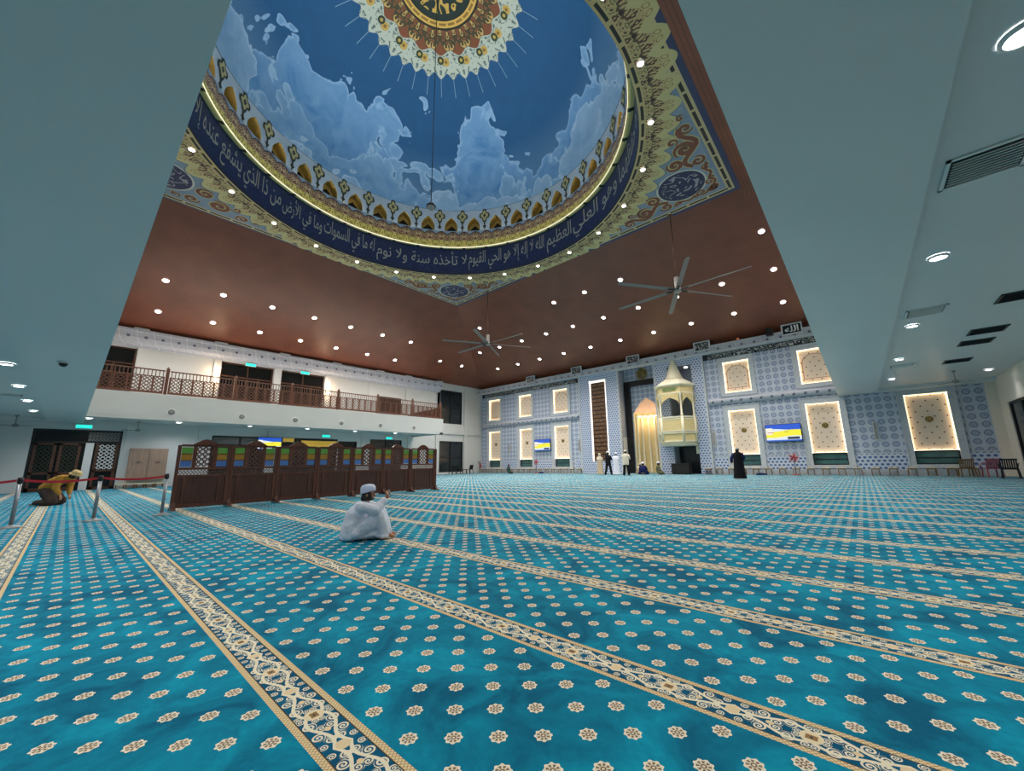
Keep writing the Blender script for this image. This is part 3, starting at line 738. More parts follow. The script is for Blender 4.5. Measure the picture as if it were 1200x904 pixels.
# ------------------------------------------------------------------ doors and windows of the left wall
def jali(mb, fn, w, h, nx, nz, t, d, mi=0):
    """star lattice of crossing bars in a w x h field; fn maps (x, y, z) local (y = depth) to the place"""
    def seg(a, b):
        a, b = Vector((a[0], 0, a[1])), Vector((b[0], 0, b[1])); di = (b-a)
        if di.length < 1e-6: return
        di.normalize(); nrm = Vector((-di.z, 0, di.x))*t/2
        vs = [fn(p.x+s*nrm.x, y, p.z+s*nrm.z) for y in (-d/2, d/2) for p, s in ((a, -1), (b, -1), (b, 1), (a, 1))]
        mb.add(vs, [(0, 1, 2, 3), (7, 6, 5, 4), (0, 4, 5, 1), (1, 5, 6, 2), (2, 6, 7, 3), (3, 7, 4, 0)], mi)
    cw, ch = w/nx, h/nz
    for i in range(nx):
        for j in range(nz):
            x, z = -w/2+(i+.5)*cw, -h/2+(j+.5)*ch
            P = [(x+cw*.34*math.cos(PI*k/4+PI/8), z+ch*.34*math.sin(PI*k/4+PI/8)) for k in range(8)]
            for k in range(8): seg(P[k], P[(k+1) % 8])
            for k, (ax, az) in enumerate(((.5, .14), (.14, .5), (-.14, .5), (-.5, .14), (-.5, -.14), (-.14, -.5), (.14, -.5), (.5, -.14))):
                seg(P[k], (x+ax*cw, z+az*ch))
def xface(x0): return lambda h, y, z: (x0+y, h, z)          # lattice in a plane x = x0
LV = [0]
def left_opening(name, y0, y1, z0, z1, frame, pane, mull=1, trans=None, lattice=None, extra=None, x=XL-.16, group=None):
    o = struct(MB().box(x-.02, x, y0, y1, z0, z1).build(name, pane))
    mb = MB(); t = .09
    mb.box(x-.06, x+.1, y0, y0+t, z0, z1); mb.box(x-.06, x+.1, y1-t, y1, z0, z1); mb.box(x-.06, x+.1, y0+t, y1-t, z1-t, z1)
    for i in range(1, mull+1):
        c = y0+(y1-y0)*i/(mull+1); mb.box(x-.05, x+.08, c-.045, c+.045, z0, z1-t)
    if trans: mb.box(x-.05, x+.08, y0+t, y1-t, trans-.05, trans+.05)
    mb.build('door_frame' if name.startswith('door') else 'window_frame', frame, o)
    for (a, b, c, d, nx, nz) in (lattice or []):
        lb = MB(); cy, cz = (a+b)/2, (c+d)/2
        jali(lb, lambda h, y, z: (x+.04+y, cy+h, cz+z), b-a, d-c, nx, nz, .03, .03); lb.build('lattice', M['greymetal'], o)
    return o
DW, NP = M['doorwood'], M['night']
d1 = left_opening('door_1', -1.47, 1.9, 0, 3.33, M['blackmetal'], NP, 0, 2.62, [(.55, 1.8, 2.7, 3.22, 9, 4)])
mb = MB()
for a, b in ((-1.35, -.55), (-.45, .35)):
    mb.box(XL-.12, XL-.05, a, a+.12, 0, 2.6); mb.box(XL-.12, XL-.05, b-.12, b, 0, 2.6); mb.box(XL-.12, XL-.05, a, b, .9, 1.02); mb.box(XL-.12, XL-.05, a, b, 2.46, 2.58); mb.box(XL-.12, XL-.05, a, b, 0, .2)
mb.build('door_leaf', DW, d1)
for a, b in ((-1.22, -.68), (-.32, .22)):
    lb = MB(); jali(lb, lambda h, y, z: (XL-.09+y, (a+b)/2+h, 1.72+z), b-a, 1.4, 3, 7, .02, .02); lb.build('lattice', M['olive'], d1)
mb = MB(); mb.box(XL-.14, XL-.03, .5, .82, 0, 2.6); mb.build('door_jamb', M['white'], d1)
mb = MB(); mb.box(XL-.1, XL-.02, .9, 1.02, 0, 2.6); mb.box(XL-.1, XL-.02, 1.7, 1.82, 0, 2.6); mb.box(XL-.1, XL-.02, .9, 1.82, 1.0, 1.1); mb.box(XL-.1, XL-.02, .9, 1.82, 0, .16); mb.build('door_leaf', DW, d1)
lb = MB(); jali(lb, lambda h, y, z: (XL-.06+y, 1.36+h, 1.82+z), .66, 1.4, 3, 7, .03, .02); lb.build('lattice', M['plasticwhite'], d1)
left_opening('window_1', 6.14, 9.38, 0, 3.25, M['blackmetal'], NP, 1, 2.6, [(6.24, 7.7, 2.68, 3.15, 9, 3), (7.84, 9.28, 2.68, 3.15, 9, 3)])
left_opening('door_2', 10.36, 14.58, 0, 3.25, M['blackmetal'], NP, 2, 2.5)
left_opening('window_2', 14.62, 16.25, 0, 3.1, M['blackmetal'], NP, 0, 2.4)
left_opening('door_3', 17.43, 20.64, 0, 3.35, M['blackmetal'], M['glassdark'], 1, 2.7)
left_opening('window_3', 24.94, 28.25, .19, 3.41, M['blackmetal'], M['glassdark'], 1, 1.75)
left_opening('window_4', 25.0, 28.05, 5.28, 8.9, M['blackmetal'], M['glassdark'], 1, 7.0)
for nm, a, b in (('door_6', -1.6, 1.88), ('door_7', 6.12, 9.35), ('door_8', 9.87, 13.08)):
    o = left_opening(nm, a, b, 5.12, 8.43, DW, NP, 1, 7.45)
    mb = MB()
    for c in (a+.9, b-.9): mb.box(XL-.2, XL-.1, c-.05, c+.05, 5.12, 7.4)
    mb.build('door_leaf', DW, o)

# ------------------------------------------------------------------ lit fretwork panels of the qibla wall
def lit_panel(x0, x1, z0, z1, upper, label):
    cx, w = (x0+x1)/2, x1-x0; zc = (z0+z1)/2
    t = thing('backlit_panel', label, 'wall panel', (cx, YQ, zc), 0, 'backlit panels of the front wall')
    h = z1-z0; fw = .27
    b = MB().box(-w/2, w/2, .24, .28, -h/2, h/2).build('fretwork_board', M['boardarch' if upper else 'board'], t)
    mb = MB(); zb = -h/2 if upper else -h/2-.76
    zlo = zb-(.27 if upper else .2); zhi = h/2+(.29 if upper else .34)
    mb.box(-w/2-fw, -w/2, -.06, 0, zlo, zhi); mb.box(w/2, w/2+fw, -.06, 0, zlo, zhi); mb.box(-w/2, w/2, -.06, 0, h/2, zhi); mb.box(-w/2, w/2, -.06, 0, zlo, zb)
    e = .05; mb.box(-w/2-fw-e, -w/2-fw, -.1, 0, zlo, zhi); mb.box(w/2+fw, w/2+fw+e, -.1, 0, zlo, zhi); mb.box(-w/2-fw-e, w/2+fw+e, -.1, 0, zhi, zhi+e)
    mb.build('carved_frame', M['frame'], t)
    mb = MB(); s = .055
    mb.box(-w/2, -w/2+s, .1, .2, -h/2, h/2); mb.box(w/2-s, w/2, .1, .2, -h/2, h/2); mb.box(-w/2, w/2, .1, .2, h/2-s, h/2); mb.box(-w/2, w/2, .1, .2, -h/2, -h/2+s)
    mb.build('led_strip', M['led'], t)
    if not upper:
        mb = MB(); mb.lathe([(.17, 0), (.17, .03), (.12, .05), (0.01, .05)], (0, 0, 0), 20); o = mb.build('round_emblem', M['emblem'], t, loc=(0, .24, .15), rot=(PI/2, 0, 0))
        mb = MB(); mb.box(-w/2, w/2, .24, .27, -h/2-.76, -h/2-.02); g = mb.build('window_glass', M['glassgreen'], t)
        mb = MB(); k = .05
        mb.box(-w/2, -w/2+k, .16, .24, -h/2-.76, -h/2); mb.box(w/2-k, w/2, .16, .24, -h/2-.76, -h/2); mb.box(-w/2, w/2, .16, .24, -h/2-.06, -h/2); mb.box(-w/2, w/2, .16, .24, -h/2-.76, -h/2-.7)
        mb.box(-w/2, w/2, .19, .24, -h/2-.42, -h/2-.38); mb.build('window_frame', M['blackmetal'], t)
    return t
NM = ['nearest the left corner', 'in the middle of the left half of the wall', 'next to the brown calligraphy panel']
for (a, b), nm in zip(UP, NM):
    lit_panel(a, b, 5.82, 8.12, True, 'upper backlit cream panel '+nm); lit_panel(a, b, 1.36, 4.5, False, 'tall lower backlit cream panel '+nm)
for (a, b), nm in zip(RT, ['first to the right of the pulpit', 'second to the right of the pulpit']):
    lit_panel(a, b, 5.82, 8.12, True, 'upper backlit cream panel '+nm); lit_panel(a, b, 1.36, 4.5, False, 'tall lower backlit cream panel '+nm)
lit_panel(*R3[0], 1.36, 4.5, False, 'tall backlit cream panel farthest right, under the low ceiling')

# ------------------------------------------------------------------ calligraphy panel, strips, plaques, emblem
t = thing('framed_calligraphy', 'tall dark brown calligraphy panel in a glowing recess', 'calligraphy panel', (-17.48, YQ, 4.7))
MB().box(-.66, .68, -.1, -.02, -3.66, 3.45).build('script_board', M['script_brown'], t)
mb = MB(); mb.box(-.88, -.68, -.03, -.01, -3.66, 3.68); mb.box(-.88, .88, -.03, -.01, 3.48, 3.68); mb.box(.72, .86, -.03, -.01, -3.66, 3.48); mb.build('led_strip', M['ledw'], t)
MB().box(-.86, .86, -.03, -.01, -3.68, -3.6).build('sill', M['white'], t)
def strip(x0, x1, label):
    t = thing('calligraphy_strip', label, 'calligraphy strip', ((x0+x1)/2, YQ, 8.68), 0, 'black calligraphy strips'); w = (x1-x0)/2
    MB().box(-w, w, -.08, -.005, -.205, .205).build('script_board', M['blackstone'], t)
    MB().box(-w+.35, w-.35, -.09, -.08, -.18, .18).build('lettering', M['script'], t)
strip(-32.74, -19.46, 'long black calligraphy strip above the upper panels left of the mihrab'); strip(-8.27, XS+.2, 'long black calligraphy strip above the upper panels right of the pulpit')
PLQ = [(-25.5, None, 'small black framed plaque on the cornice, above the second panel from the left corner'), (-19.75, None, 'small black plaque on the cornice beside the brown calligraphy panel'),
       (-13.95, None, 'small black plaque on the cornice above the round gold emblem'), (-8.25, None, 'small black plaque on the cornice to the right of the pulpit spire'), (-2.45, 'الله', 'small black plaque with large white lettering, at the edge of the grey ceiling')]
for x, tx, lab in PLQ:
    t = thing('cornice_plaque', lab, 'plaque', (x*.974, 30.26, 9.47), 0, 'plaques along the cornice')
    mb = MB(); mb.box(-.58, .58, 0, .06, -.37, .37); mb.box(-.58, -.5, -.05, 0, -.37, .37); mb.box(.5, .58, -.05, 0, -.37, .37); mb.box(-.5, .5, -.05, 0, .29, .37); mb.box(-.5, .5, -.05, 0, -.37, -.29)
    mb.build('plaque_frame', M['frame'], t)
    MB().box(-.5, .5, -.02, -.001, -.29, .29).build('plaque_board', M['blackstone'] if tx else M['script'], t)
    if tx:
        mb = MB(); flat_text(mb, shape(tx), lambda h, z: (h, -.03, z), -.38, .38, -.2, .22, .03); mb.build('lettering', M['plasticwhite'], t, recalc=False)
t = thing('gold_emblem', 'round gold and black emblem above the dark portal of the mihrab', 'emblem', (-13.75, 32.25, 8.6))
MB().lathe([(.02, -.06), (.42, -.06), (.46, -.03), (.46, 0), (.02, 0)], (0, 0, 0), 28).build('emblem_disc', M['emblem'], t, rot=(-PI/2, 0, 0))
mb = MB()
for k in range(12):
    a = 2*PI*k/12; mb.prism([(.46*math.cos(a-.2), 0, .46*math.sin(a-.2)), (.58*math.cos(a), 0, .58*math.sin(a)), (.46*math.cos(a+.2), 0, .46*math.sin(a+.2))], (0, -.05, 0))
mb.build('emblem_rays', M['gold'], t)

# ------------------------------------------------------------------ mihrab
t = thing('mihrab_niche', 'mihrab niche with warm lit columns inside a tall black portal', 'mihrab', (-13.54, 32.3, 0))
mb = MB(); mb.box(-1.89, -1.38, -.3, 0, 0, 8.0); mb.box(1.0, 1.44, -.3, 0, 0, 8.0); mb.box(-1.38, 1.0, -.3, 0, 7.55, 8.0); mb.build('portal_frame', M['blackstone'], t, bevel=.02)
mb = MB(); hw = 1.18
def arc(r, z, n=18): return [(r*math.cos(PI*j/n), r*.75*math.sin(PI*j/n), z) for j in range(n+1)]
A, B = arc(hw, 0), arc(hw, 5.2); n = len(A); mb.add(A+B, [(i, i+1, n+i+1, n+i) for i in range(n-1)])
mb.build('niche_wall', M['carvegold'], t)
for k in range(6):
    a = PI*(k+.5)/6; p = (hw*.93*math.cos(a), hw*.7*math.sin(a), 0)
    MB().lathe([(.12, 0), (.12, .2), (.09, .25), (.09, 4.6), (.14, 4.75), (.16, 4.95)], p, 12).build('column', M['mimcream'], t)
for k in range(5):
    a = PI*(k+1)/6; MB().lathe([(.02, 0), (.09, .02), (.09, .1), (.02, .12)], (hw*.8*math.cos(a), hw*.55*math.sin(a), 4.82), 12).build('lamp', M['warmlamp'], t)
# hood: half dome drawn up to a point, with a gabled front
mb = MB(); R = []
for i in range(9):
    s = i/8; R.append(arc(hw*(1-s**1.6)+.001, 5.2+1.25*s))
for i in range(8): mb.add(R[i]+R[i+1], [(j, j+1, n+j+1, n+j) for j in range(n-1)])
mb.build('hood', M['pinkplaster'], t)
mb = MB(); mb.prism([(-1.2, 0, 6.5), (-1.2, 0, 5.2), (-.62, 0, 6.0), (0, 0, 6.46), (.62, 0, 6.0), (1.2, 0, 5.2), (1.2, 0, 6.5)], (0, .2, 0)); mb.build('hood_front', M['tileA'], t)
mb = MB(); mb.bar((-1.22, -.04, 0), (-1.22, -.04, 5.2), .1, .1); mb.bar((1.22, -.04, 0), (1.22, -.04, 5.2), .1, .1); mb.build('jamb', M['mimcream'], t)
l = bpy.data.lights.new('niche_lamp', 'POINT'); l.energy = 55; l.color = (1, .72, .45); l.shadow_soft_size = .25
o = bpy.data.objects.new('niche_lamp', l); COL.objects.link(o); o.parent = t; o.location = (0, .1, 4.5)
o = struct(MB().box(MIH[0], MIH[0]+.05, 31.3, 31.95, 0, 3.07).build('door_9', M['white']))
MB().box(.05, .08, .55, .6, .95, 1.1).build('door_handle', M['steel'], o, loc=(MIH[0], 31.3, 0))

# ------------------------------------------------------------------ pulpit
t = thing('pulpit', 'cream and gold carved pulpit balcony with a conical spire', 'pulpit', (-10.5, 29.5, 0))
OC = [(-.80, 0), (.80, 0), (1.38, 1.0), (1.38, 2.6), (-1.38, 2.6), (-1.38, 1.0)]
def ocs(s, z): return [(x*s, (y-1.3)*s+1.3, z) for x, y in OC]
def slab(mb, z0, z1, s, s2=None, mi=0): mb.rings([ocs(s, z0), ocs(s2 or s, z1)], mi, True, False)
mb = MB(); slab(mb, 2.3, 2.4, .9, .98); slab(mb, 2.4, 2.5, 1.0); slab(mb, 3.02, 3.12, 1.04); slab(mb, 4.18, 4.3, 1.03); mb.build('tray', M['mimcream'], t, bevel=.01)
mb = MB(); slab(mb, 2.5, 3.02, .97); mb.build('base_frieze', M['carvegold'], t)
EDG = [(OC[0], OC[1]), (OC[1], OC[2]), (OC[5], OC[0]), (OC[2], OC[3]), (OC[4], OC[5])]
for a, b in EDG:
    mb = MB(); a3, b3 = Vector((*a, 0)), Vector((*b, 0)); d = (b3-a3).normalized()
    p, r = a3+d*.08, b3-d*.08
    mb.bar((p.x, p.y, 3.65), (r.x, r.y, 3.65), .05, .98); mb.build('balustrade_panel', M['carvegold'], t)
    MB().bar((p.x, p.y, 3.2), (r.x, r.y, 3.2), .09, .08).build('rail', M['mimcream'], t); MB().bar((p.x, p.y, 4.1), (r.x, r.y, 4.1), .09, .08).build('rail', M['mimcream'], t)
    # pointed arch between the posts
    L = (r-p).length; hw = L/2-.05; mb = MB(); mid = (p+r)/2; nn = Vector((d.y, -d.x, 0))
    ar = arch_outline(hw, 4.95, 5.2, 5.75, 6)[1:-1]; up = [(x, 6.05) for x, z in ar]
    V = [mid+d*x+nn*y+Vector((0, 0, z)) for y in (-.05, .05) for x, z in ar+up]; m = len(ar)
    fs = [(i, i+1, m+i+1, m+i) for i in range(m-1)]; fs += [tuple(2*m+k for k in f[::-1]) for f in fs]; fs += [(i, i+1, 2*m+i+1, 2*m+i) for i in range(m-1)]
    mb.add(V, fs); mb.build('arch', M['carvegold'], t)
for x, y in OC: MB().cyl((x*.985, y, 2.45), .1, 1.8, 10).build('pier', M['mimcream'], t)
for x, y in OC: MB().lathe([(.1, 0), (.1, .15), (.07, .2), (.07, 1.5), (.1, 1.6), (.11, 1.78)], (x*.98, y+(.0 if y < .5 else 0), 4.3), 10).build('post', M['mimcream'], t)
mb = MB(); slab(mb, 6.05, 6.13, 1.04); slab(mb, 6.62, 6.7, 1.05, 1.1); slab(mb, 6.7, 6.8, 1.1); mb.build('cornice', M['mimcream'], t)
mb = MB(); slab(mb, 6.13, 6.62, 1.0); mb.build('frieze', M['carvegold'], t)
MB().box(-.48, .48, -.04, 0, 6.27, 6.5).build('green_plaque', M['greenplate'], t)
mb = MB(); mb.rings([ocs(1.08, 6.8), ocs(.86, 7.0), ocs(.56, 7.3)], 0, True, False); mb.lathe([(.78, 7.2), (.62, 7.5), (.46, 7.95), (.28, 8.5), (.13, 9.0), (.05, 9.25), (.06, 9.3), (.01, 9.4)], (0, 1.3, 0), 20, 0, True); mb.build('spire_roof', M['mimcream'], t)
mb = MB(); mb.rings([ocs(.9, 2.1), ocs(1.0, 2.3)], 0, True, False)
for x in (-1.2, 1.2): mb.box(x-.1, x+.1, 1.5, 2.4, 1.5, 2.2)
mb.build('corbel', M['mimcream'], t)
MB().lathe([(.02, 0), (.12, .02), (.12, .04), (.02, .05)], (.75, 2.1, 8.32), 12).build('recess_lamp', M['lens'], t)
t = thing('lectern_box', 'black wooden box table on the carpet under the pulpit', 'box table', (-10.3, 30.2, 0))
mb = MB(); mb.box(-.66, .6, -.35, .35, .06, .76); mb.build('body', M['blackbox'], t, bevel=.01); MB().box(-.7, .64, -.39, .39, .76, .82).build('top', M['blackbox'], t, bevel=.01)
mb = MB(); mb.box(-.66, .6, -.37, -.35, .06, .14); mb.box(-.66, .6, -.37, -.35, .68, .76); mb.box(-.66, -.58, -.37, -.35, .14, .68); mb.box(.52, .6, -.37, -.35, .14, .68); mb.build('front_panel', M['blackbox'], t)
MB().box(-.6, .54, -.3, .3, 0, .06).build('plinth', M['blackbox'], t)

# ------------------------------------------------------------------ screens, speakers and clocks on the walls
def tv(label, loc, w, h, rz=0):
    t = thing('television', label, 'television', loc, rz, 'wall televisions')
    MB().box(-w/2-.03, w/2+.03, -.09, 0, -h/2-.03, h/2+.03).build('casing', M['tvback'], t, bevel=.01)
    o = MB().box(-.5, .5, -.01, 0, -.5, .5).build('display', M['tv'], t, loc=(0, -.092, 0)); o.scale = (w, 1, h)
    MB().box(-.2, .4, 0, .1 if rz == 0 else .2, -.15, .15).build('bracket', M['blackmetal'], t)
tv('lit television between two lower panels, left of the mihrab', (-23.95, YQ-.12, 2.74), 1.95, 1.1)
tv('lit television between two lower panels, right of the pulpit', (-3.75, YQ-.12, 2.72), 1.95, 1.1)
tv('lit television on the left wall behind the carved screens', (XL+.22, 9.5, 2.75), 1.5, .86, PI/2)
for x, lab in ((-19.68, 'slim column speaker left of the brown calligraphy panel'), (-8.03, 'slim column speaker to the right of the pulpit'), (.78, 'slim column speaker right of the low ceiling edge'), (-28.5, 'slim column speaker between the two leftmost lower panels')):
    t = thing('column_speaker', lab, 'speaker', (x, YQ-.1, 2.55), 0, 'column speakers')
    MB().box(-.07, .07, -.05, .05, -.52, .52).build('body', M['cream'], t, bevel=.01); MB().box(-.055, .055, -.056, -.05, -.48, .48).build('grille', M['greymetal'], t)
t = thing('pan_speaker', 'dark loudspeaker on the cornice left of the large-lettered plaque', 'loudspeaker', (-3.62, 30.05, 9.48))
MB().box(-.2, .2, -.16, .16, -.26, .26).build('body', M['blackmetal'], t, bevel=.02); MB().box(-.04, .04, .1, .3, -.2, .0).build('bracket', M['steel'], t)

# ------------------------------------------------------------------ carved folding screens across the hall
def make_screen(label):
    W_ = 1.22
    t = thing('carved_screen', label, 'partition screen', (0, 0, 0), 0, 'carved screen panels in a row')
    def B(n, m, *bx, bev=.006):
        for b in bx: MB().box(b[4], b[5], b[0], b[1], b[2], b[3]).build(n, m, t, bevel=bev)
    B('stile', M['wood'], (0, .075, .05, 1.74, -.035, .035)); B('stile', M['wood'], (W_-.075, W_, .05, 1.74, -.035, .035))
    B('rail', M['wood'], (.075, W_-.075, .05, .15, -.03, .03), (.075, W_-.075, .86, .93, -.035, .035), (.075, W_-.075, 1.06, 1.13, -.035, .035), (.075, W_-.075, 1.70, 1.76, -.035, .035))
    B('lower_panel', M['wood2'], (.075, W_-.075, .15, .86, -.012, .012))
    for y in (.22, 1.0): MB().box(-.03, .03, y-.025, y+.025, .15, .86).build('muntin', M['wood'], t, bevel=.005)
    mb = MB(); jali(mb, lambda h, y, z: (y, W_/2+h, .995+z), W_-.16, .12, 14, 1, .014, .02); mb.build('fret_band', M['wood'], t)
    for y0 in (.085, W_-.085-.25):
        for z0, m in ((1.51, 'green'), (1.325, 'ochre'), (1.14, 'blue')):
            MB().box(-.01, .01, y0, y0+.24, z0, z0+.175).build('coloured_square', M[m], t)
        for z0 in (1.315, 1.5): MB().box(-.02, .02, y0, y0+.25, z0-.006, z0+.012).build('glazing_bar', M['wood'], t)
    B('post', M['wood'], (.335, .425, 1.13, 1.72, -.03, .03), (W_-.425, W_-.335, 1.13, 1.72, -.03, .03))
    mb = MB(); jali(mb, lambda h, y, z: (y, W_/2+h, 1.42+z), .4, .56, 3, 4, .028, .02); mb.build('star_lattice', M['wood'], t)
    # ogee crest
    mb = MB(); P = []
    for i in range(21):
        s = -1+i/10; z = 1.74+.17*(math.cos(s*PI)*.5+.5)**.8
        P.append((-.035, W_/2+s*.36, z))
    P += [(-.035, W_/2+.36, 1.7), (-.035, W_/2-.36, 1.7)]
    mb.prism(P, (.07, 0, 0)); mb.build('crest', M['wood'], t, bevel=.008)
    for y in (.052,):
        mb = MB(); mb.prism([(-.26, y-.05, 0), (.26, y-.05, 0), (.24, y-.05, .05), (.1, y-.05, .09), (.06, y-.05, .2), (-.06, y-.05, .2), (-.1, y-.05, .09), (-.24, y-.05, .05)], (0, .1, 0)); mb.build('foot', M['wood'], t, bevel=.008)
    return t
SN = ['first carved wooden screen panel, nearest the red barrier belt', 'second carved wooden screen panel from the barrier end', 'third carved wooden screen panel from the barrier end', 'middle carved wooden screen panel of the seven',
      'third carved wooden screen panel from the far end', 'second carved wooden screen panel from the far end', 'last carved wooden screen panel, at the far end of the row']
s0 = make_screen(SN[0]); s0.location = (-14.16, 1.92, 0)
for k in range(1, 7): dup(s0, (-14.16, 1.92+1.228*k, 0), 0, SN[k])
last = s0
t = thing('screen_end_post', 'dark wooden end post of the screen row, at the far end', 'post', (-14.16, 1.92+1.228*7+.045, 0))
MB().box(-.035, .035, -.035, .035, .05, 1.74).build('shaft', M['wood'], t, bevel=.006)
mb = MB(); mb.prism([(-.26, -.05, 0), (.26, -.05, 0), (.24, -.05, .05), (.1, -.05, .09), (.06, -.05, .2), (-.06, -.05, .2), (-.1, -.05, .09), (-.24, -.05, .05)], (0, .1, 0)); mb.build('foot', M['wood'], t, bevel=.008)

# ------------------------------------------------------------------ belt barrier
PY = [-1.72, -.60, .52, 1.64]
BL = ['steel barrier post at the left edge, beyond the frame', 'leftmost steel barrier post with red belts', 'steel barrier post in the middle of the red belts', 'steel barrier post next to the carved screens']
for i, y in enumerate(PY):
    t = thing('barrier_post', BL[i], 'barrier post', (-13.05, y, 0), 0, 'belt barrier posts')
    MB().lathe([(.01, 0), (.17, 0), (.17, .015), (.05, .04), (.03, .06)], (0, 0, 0), 24, 0, True).build('base', M['greymetal'], t)
    MB().lathe([(.032, .04), (.032, .88)], (0, 0, 0), 16, 0, True).build('pole', M['steel'], t)
    MB().lathe([(.034, .86), (.042, .87), (.042, .97), (.03, .985)], (0, 0, 0), 16, 0, True).build('belt_head', M['blackmetal'], t)
for i in range(3):
    y0, y1 = PY[i]+.045, PY[i+1]-.045; mb = MB(); k = 14; P = []
    for j in range(k+1):
        s = j/k; P.append((y0+(y1-y0)*s, .925-.05*4*s*(1-s)))
    vs = [(-13.05+dx, y, z+dz) for dx in (-.002, .002) for y, z in P for dz in (-.024, .024)]; m = 2*(k+1)
    fs = [(2*j, 2*j+2, 2*j+3, 2*j+1) for j in range(k)]+[(m+2*j+1, m+2*j+3, m+2*j+2, m+2*j) for j in range(k)]
    mb.add(vs, fs); o = mb.build('barrier_belt', M['redbelt']); tag(o, ['red belt at the left edge, left of the leftmost post in view', 'red belt between the leftmost and middle posts', 'red belt between the middle post and the carved screens'][i], 'barrier belt', 'red barrier belts')

# ------------------------------------------------------------------ balcony railing, lamps, signs
def make_rail(L, label, solid=False):
    t = thing('balcony_railing', label, 'railing', (XB-.12, 0, 5.1), 0, 'balcony railing bays')
    mb = MB(); mb.box(-.04, .04, 0, L, 1.30, 1.36); mb.build('handrail', M['railwood'], t)
    mb = MB(); mb.box(-.03, .03, 0, L, .95, 1.0); mb.build('middle_rail', M['railwood'], t)
    mb = MB(); mb.box(-.035, .035, 0, L, .04, .16); mb.build('bottom_rail', M['railwood'], t)
    n = max(2, round(L/.155))
    for k in range(n):
        y = (k+.5)*L/n; MB().box(-.015, .015, y-.018, y+.018, 1.0, 1.3).build('baluster', M['railwood'], t)
    n = max(1, round(L/.48)); w = L/n
    for k in range(n):
        y = k*w; mb = MB(); mb.box(-.025, .025, y, y+.09, .16, .95)
        if k == n-1: mb.box(-.025, .025, y+w-.05, y+w, .16, .95)
        mb.build('stile', M['railwood'], t)
        mb = MB(); jali(mb, lambda h, yy, z: (yy, y+.09+(w-.09)/2+h, .555+z), w-.09, .79, 2, 4, .038, .02); mb.build('fretwork_panel', M['railwood'], t)
    return t
RP = [2.98, 6.13, 9.32, 12.45, 15.57, 18.78, 21.75]
rl = {}
RLAB = ['railing bay at the left, cut off by the grey ceiling', 'railing bay before the white upper wall at the left', 'railing bay in front of the upper door left of the pier', 'railing bay in front of the upper door with the exit sign right of the pier', 'railing bay beside the second glowing wall lamp', 'railing bay with a solid wooden board leaning behind it', 'last railing bay at the far end of the balcony']
for k in range(7):
    y0 = YS+.05 if k == 0 else RP[k-1]; L = RP[k]-y0-.2
    t = make_rail(round(L, 2), RLAB[k]); t.location = (XB-.12, y0+.1, 5.1)
NL = ['left end of the view', 'second position from the left', 'left of the pier', 'right of the exit sign', 'beside the solid wooden board', 'second from the far end', 'far end of the balcony']
for k, y in enumerate(RP):
    t = thing('newel_post', 'dark newel post of the balcony railing, '+NL[k], 'post', (XB-.12, y, 5.1), 0, 'balcony newel posts')
    MB().box(-.07, .07, -.07, .07, 0, 1.42).build('shaft', M['railwood'], t, bevel=.01); MB().lathe([(.09, 0), (.09, .04), (.05, .06), (.06, .1), (.01, .16)], (0, 0, 1.42), 12, 0, True).build('cap', M['railwood'], t)
t = thing('stair_board', 'sloping brown board at the far end of the balcony railing', 'board', (XB-.3, 18.4, 5.1))
mb = MB(); mb.prism([(0, 0, 0), (0, 3.4, 0), (0, 3.4, 1.05), (0, .3, .25)], (.05, 0, 0)); mb.build('panel', M['doorwood'], t)
t = thing('wooden_board', 'solid brown wooden board behind the balcony railing', 'board', (XB-.32, 15.75, 5.1)); MB().box(0, .06, 0, 2.0, 0, 1.45).build('panel', M['doorwood'], t, bevel=.01)
for y, lab in ((5.85, 'glowing wall lamp on the pier beside the left upper door'), (13.35, 'glowing wall lamp on the pier beside the right upper door')):
    t = thing('wall_lamp', lab, 'wall lamp', (XL+.14, y, 7.2), 0, 'warm wall lamps of the balcony')
    MB().box(0, .04, -.1, .1, -.2, .2).build('back_plate', M['plasticwhite'], t); MB().lathe([(.05, -.28), (.12, -.2), (.14, .2), (.06, .28)], (.16, 0, 0), 14, 0, True).build('shade', M['warmlamp'], t)
    for dz in (.5, -.5):
        l = bpy.data.lights.new('wall_lamp_glow', 'POINT'); l.energy = 22; l.color = (1, .68, .4); l.shadow_soft_size = .1
        o = bpy.data.objects.new('wall_lamp_glow', l); COL.objects.link(o); o.parent = t; o.location = (.3, 0, dz)
def exit_sign(label, x, y, z):
    t = thing('exit_sign', label, 'exit sign', (x, y, z), 0, 'green exit signs')
    MB().box(-.04, .04, -.33, .33, -.11, .11).build('housing', M['plasticwhite'], t); MB().box(.04, .046, -.31, .31, -.095, .095).build('lit_face', M['exit'], t)
    if z < 5:
        for y_ in (-.2, .2): MB().box(-.01, .01, y_-.01, y_+.01, .11, 3.86-z).build('hanger', M['plasticwhite'], t)
exit_sign('green exit sign above the open double door at the left', XL+.18, .3, 3.5); exit_sign('green exit sign over the gold lit board under the balcony', XL+.18, 13.5, 3.46)
exit_sign('green exit sign under the far end of the balcony', XL+.18, 19.15, 3.48); exit_sign('green exit sign above the left upper door', XL+.2, 7.8, 8.42); exit_sign('green exit sign above the right upper door', XL+.2, 11.5, 8.42)
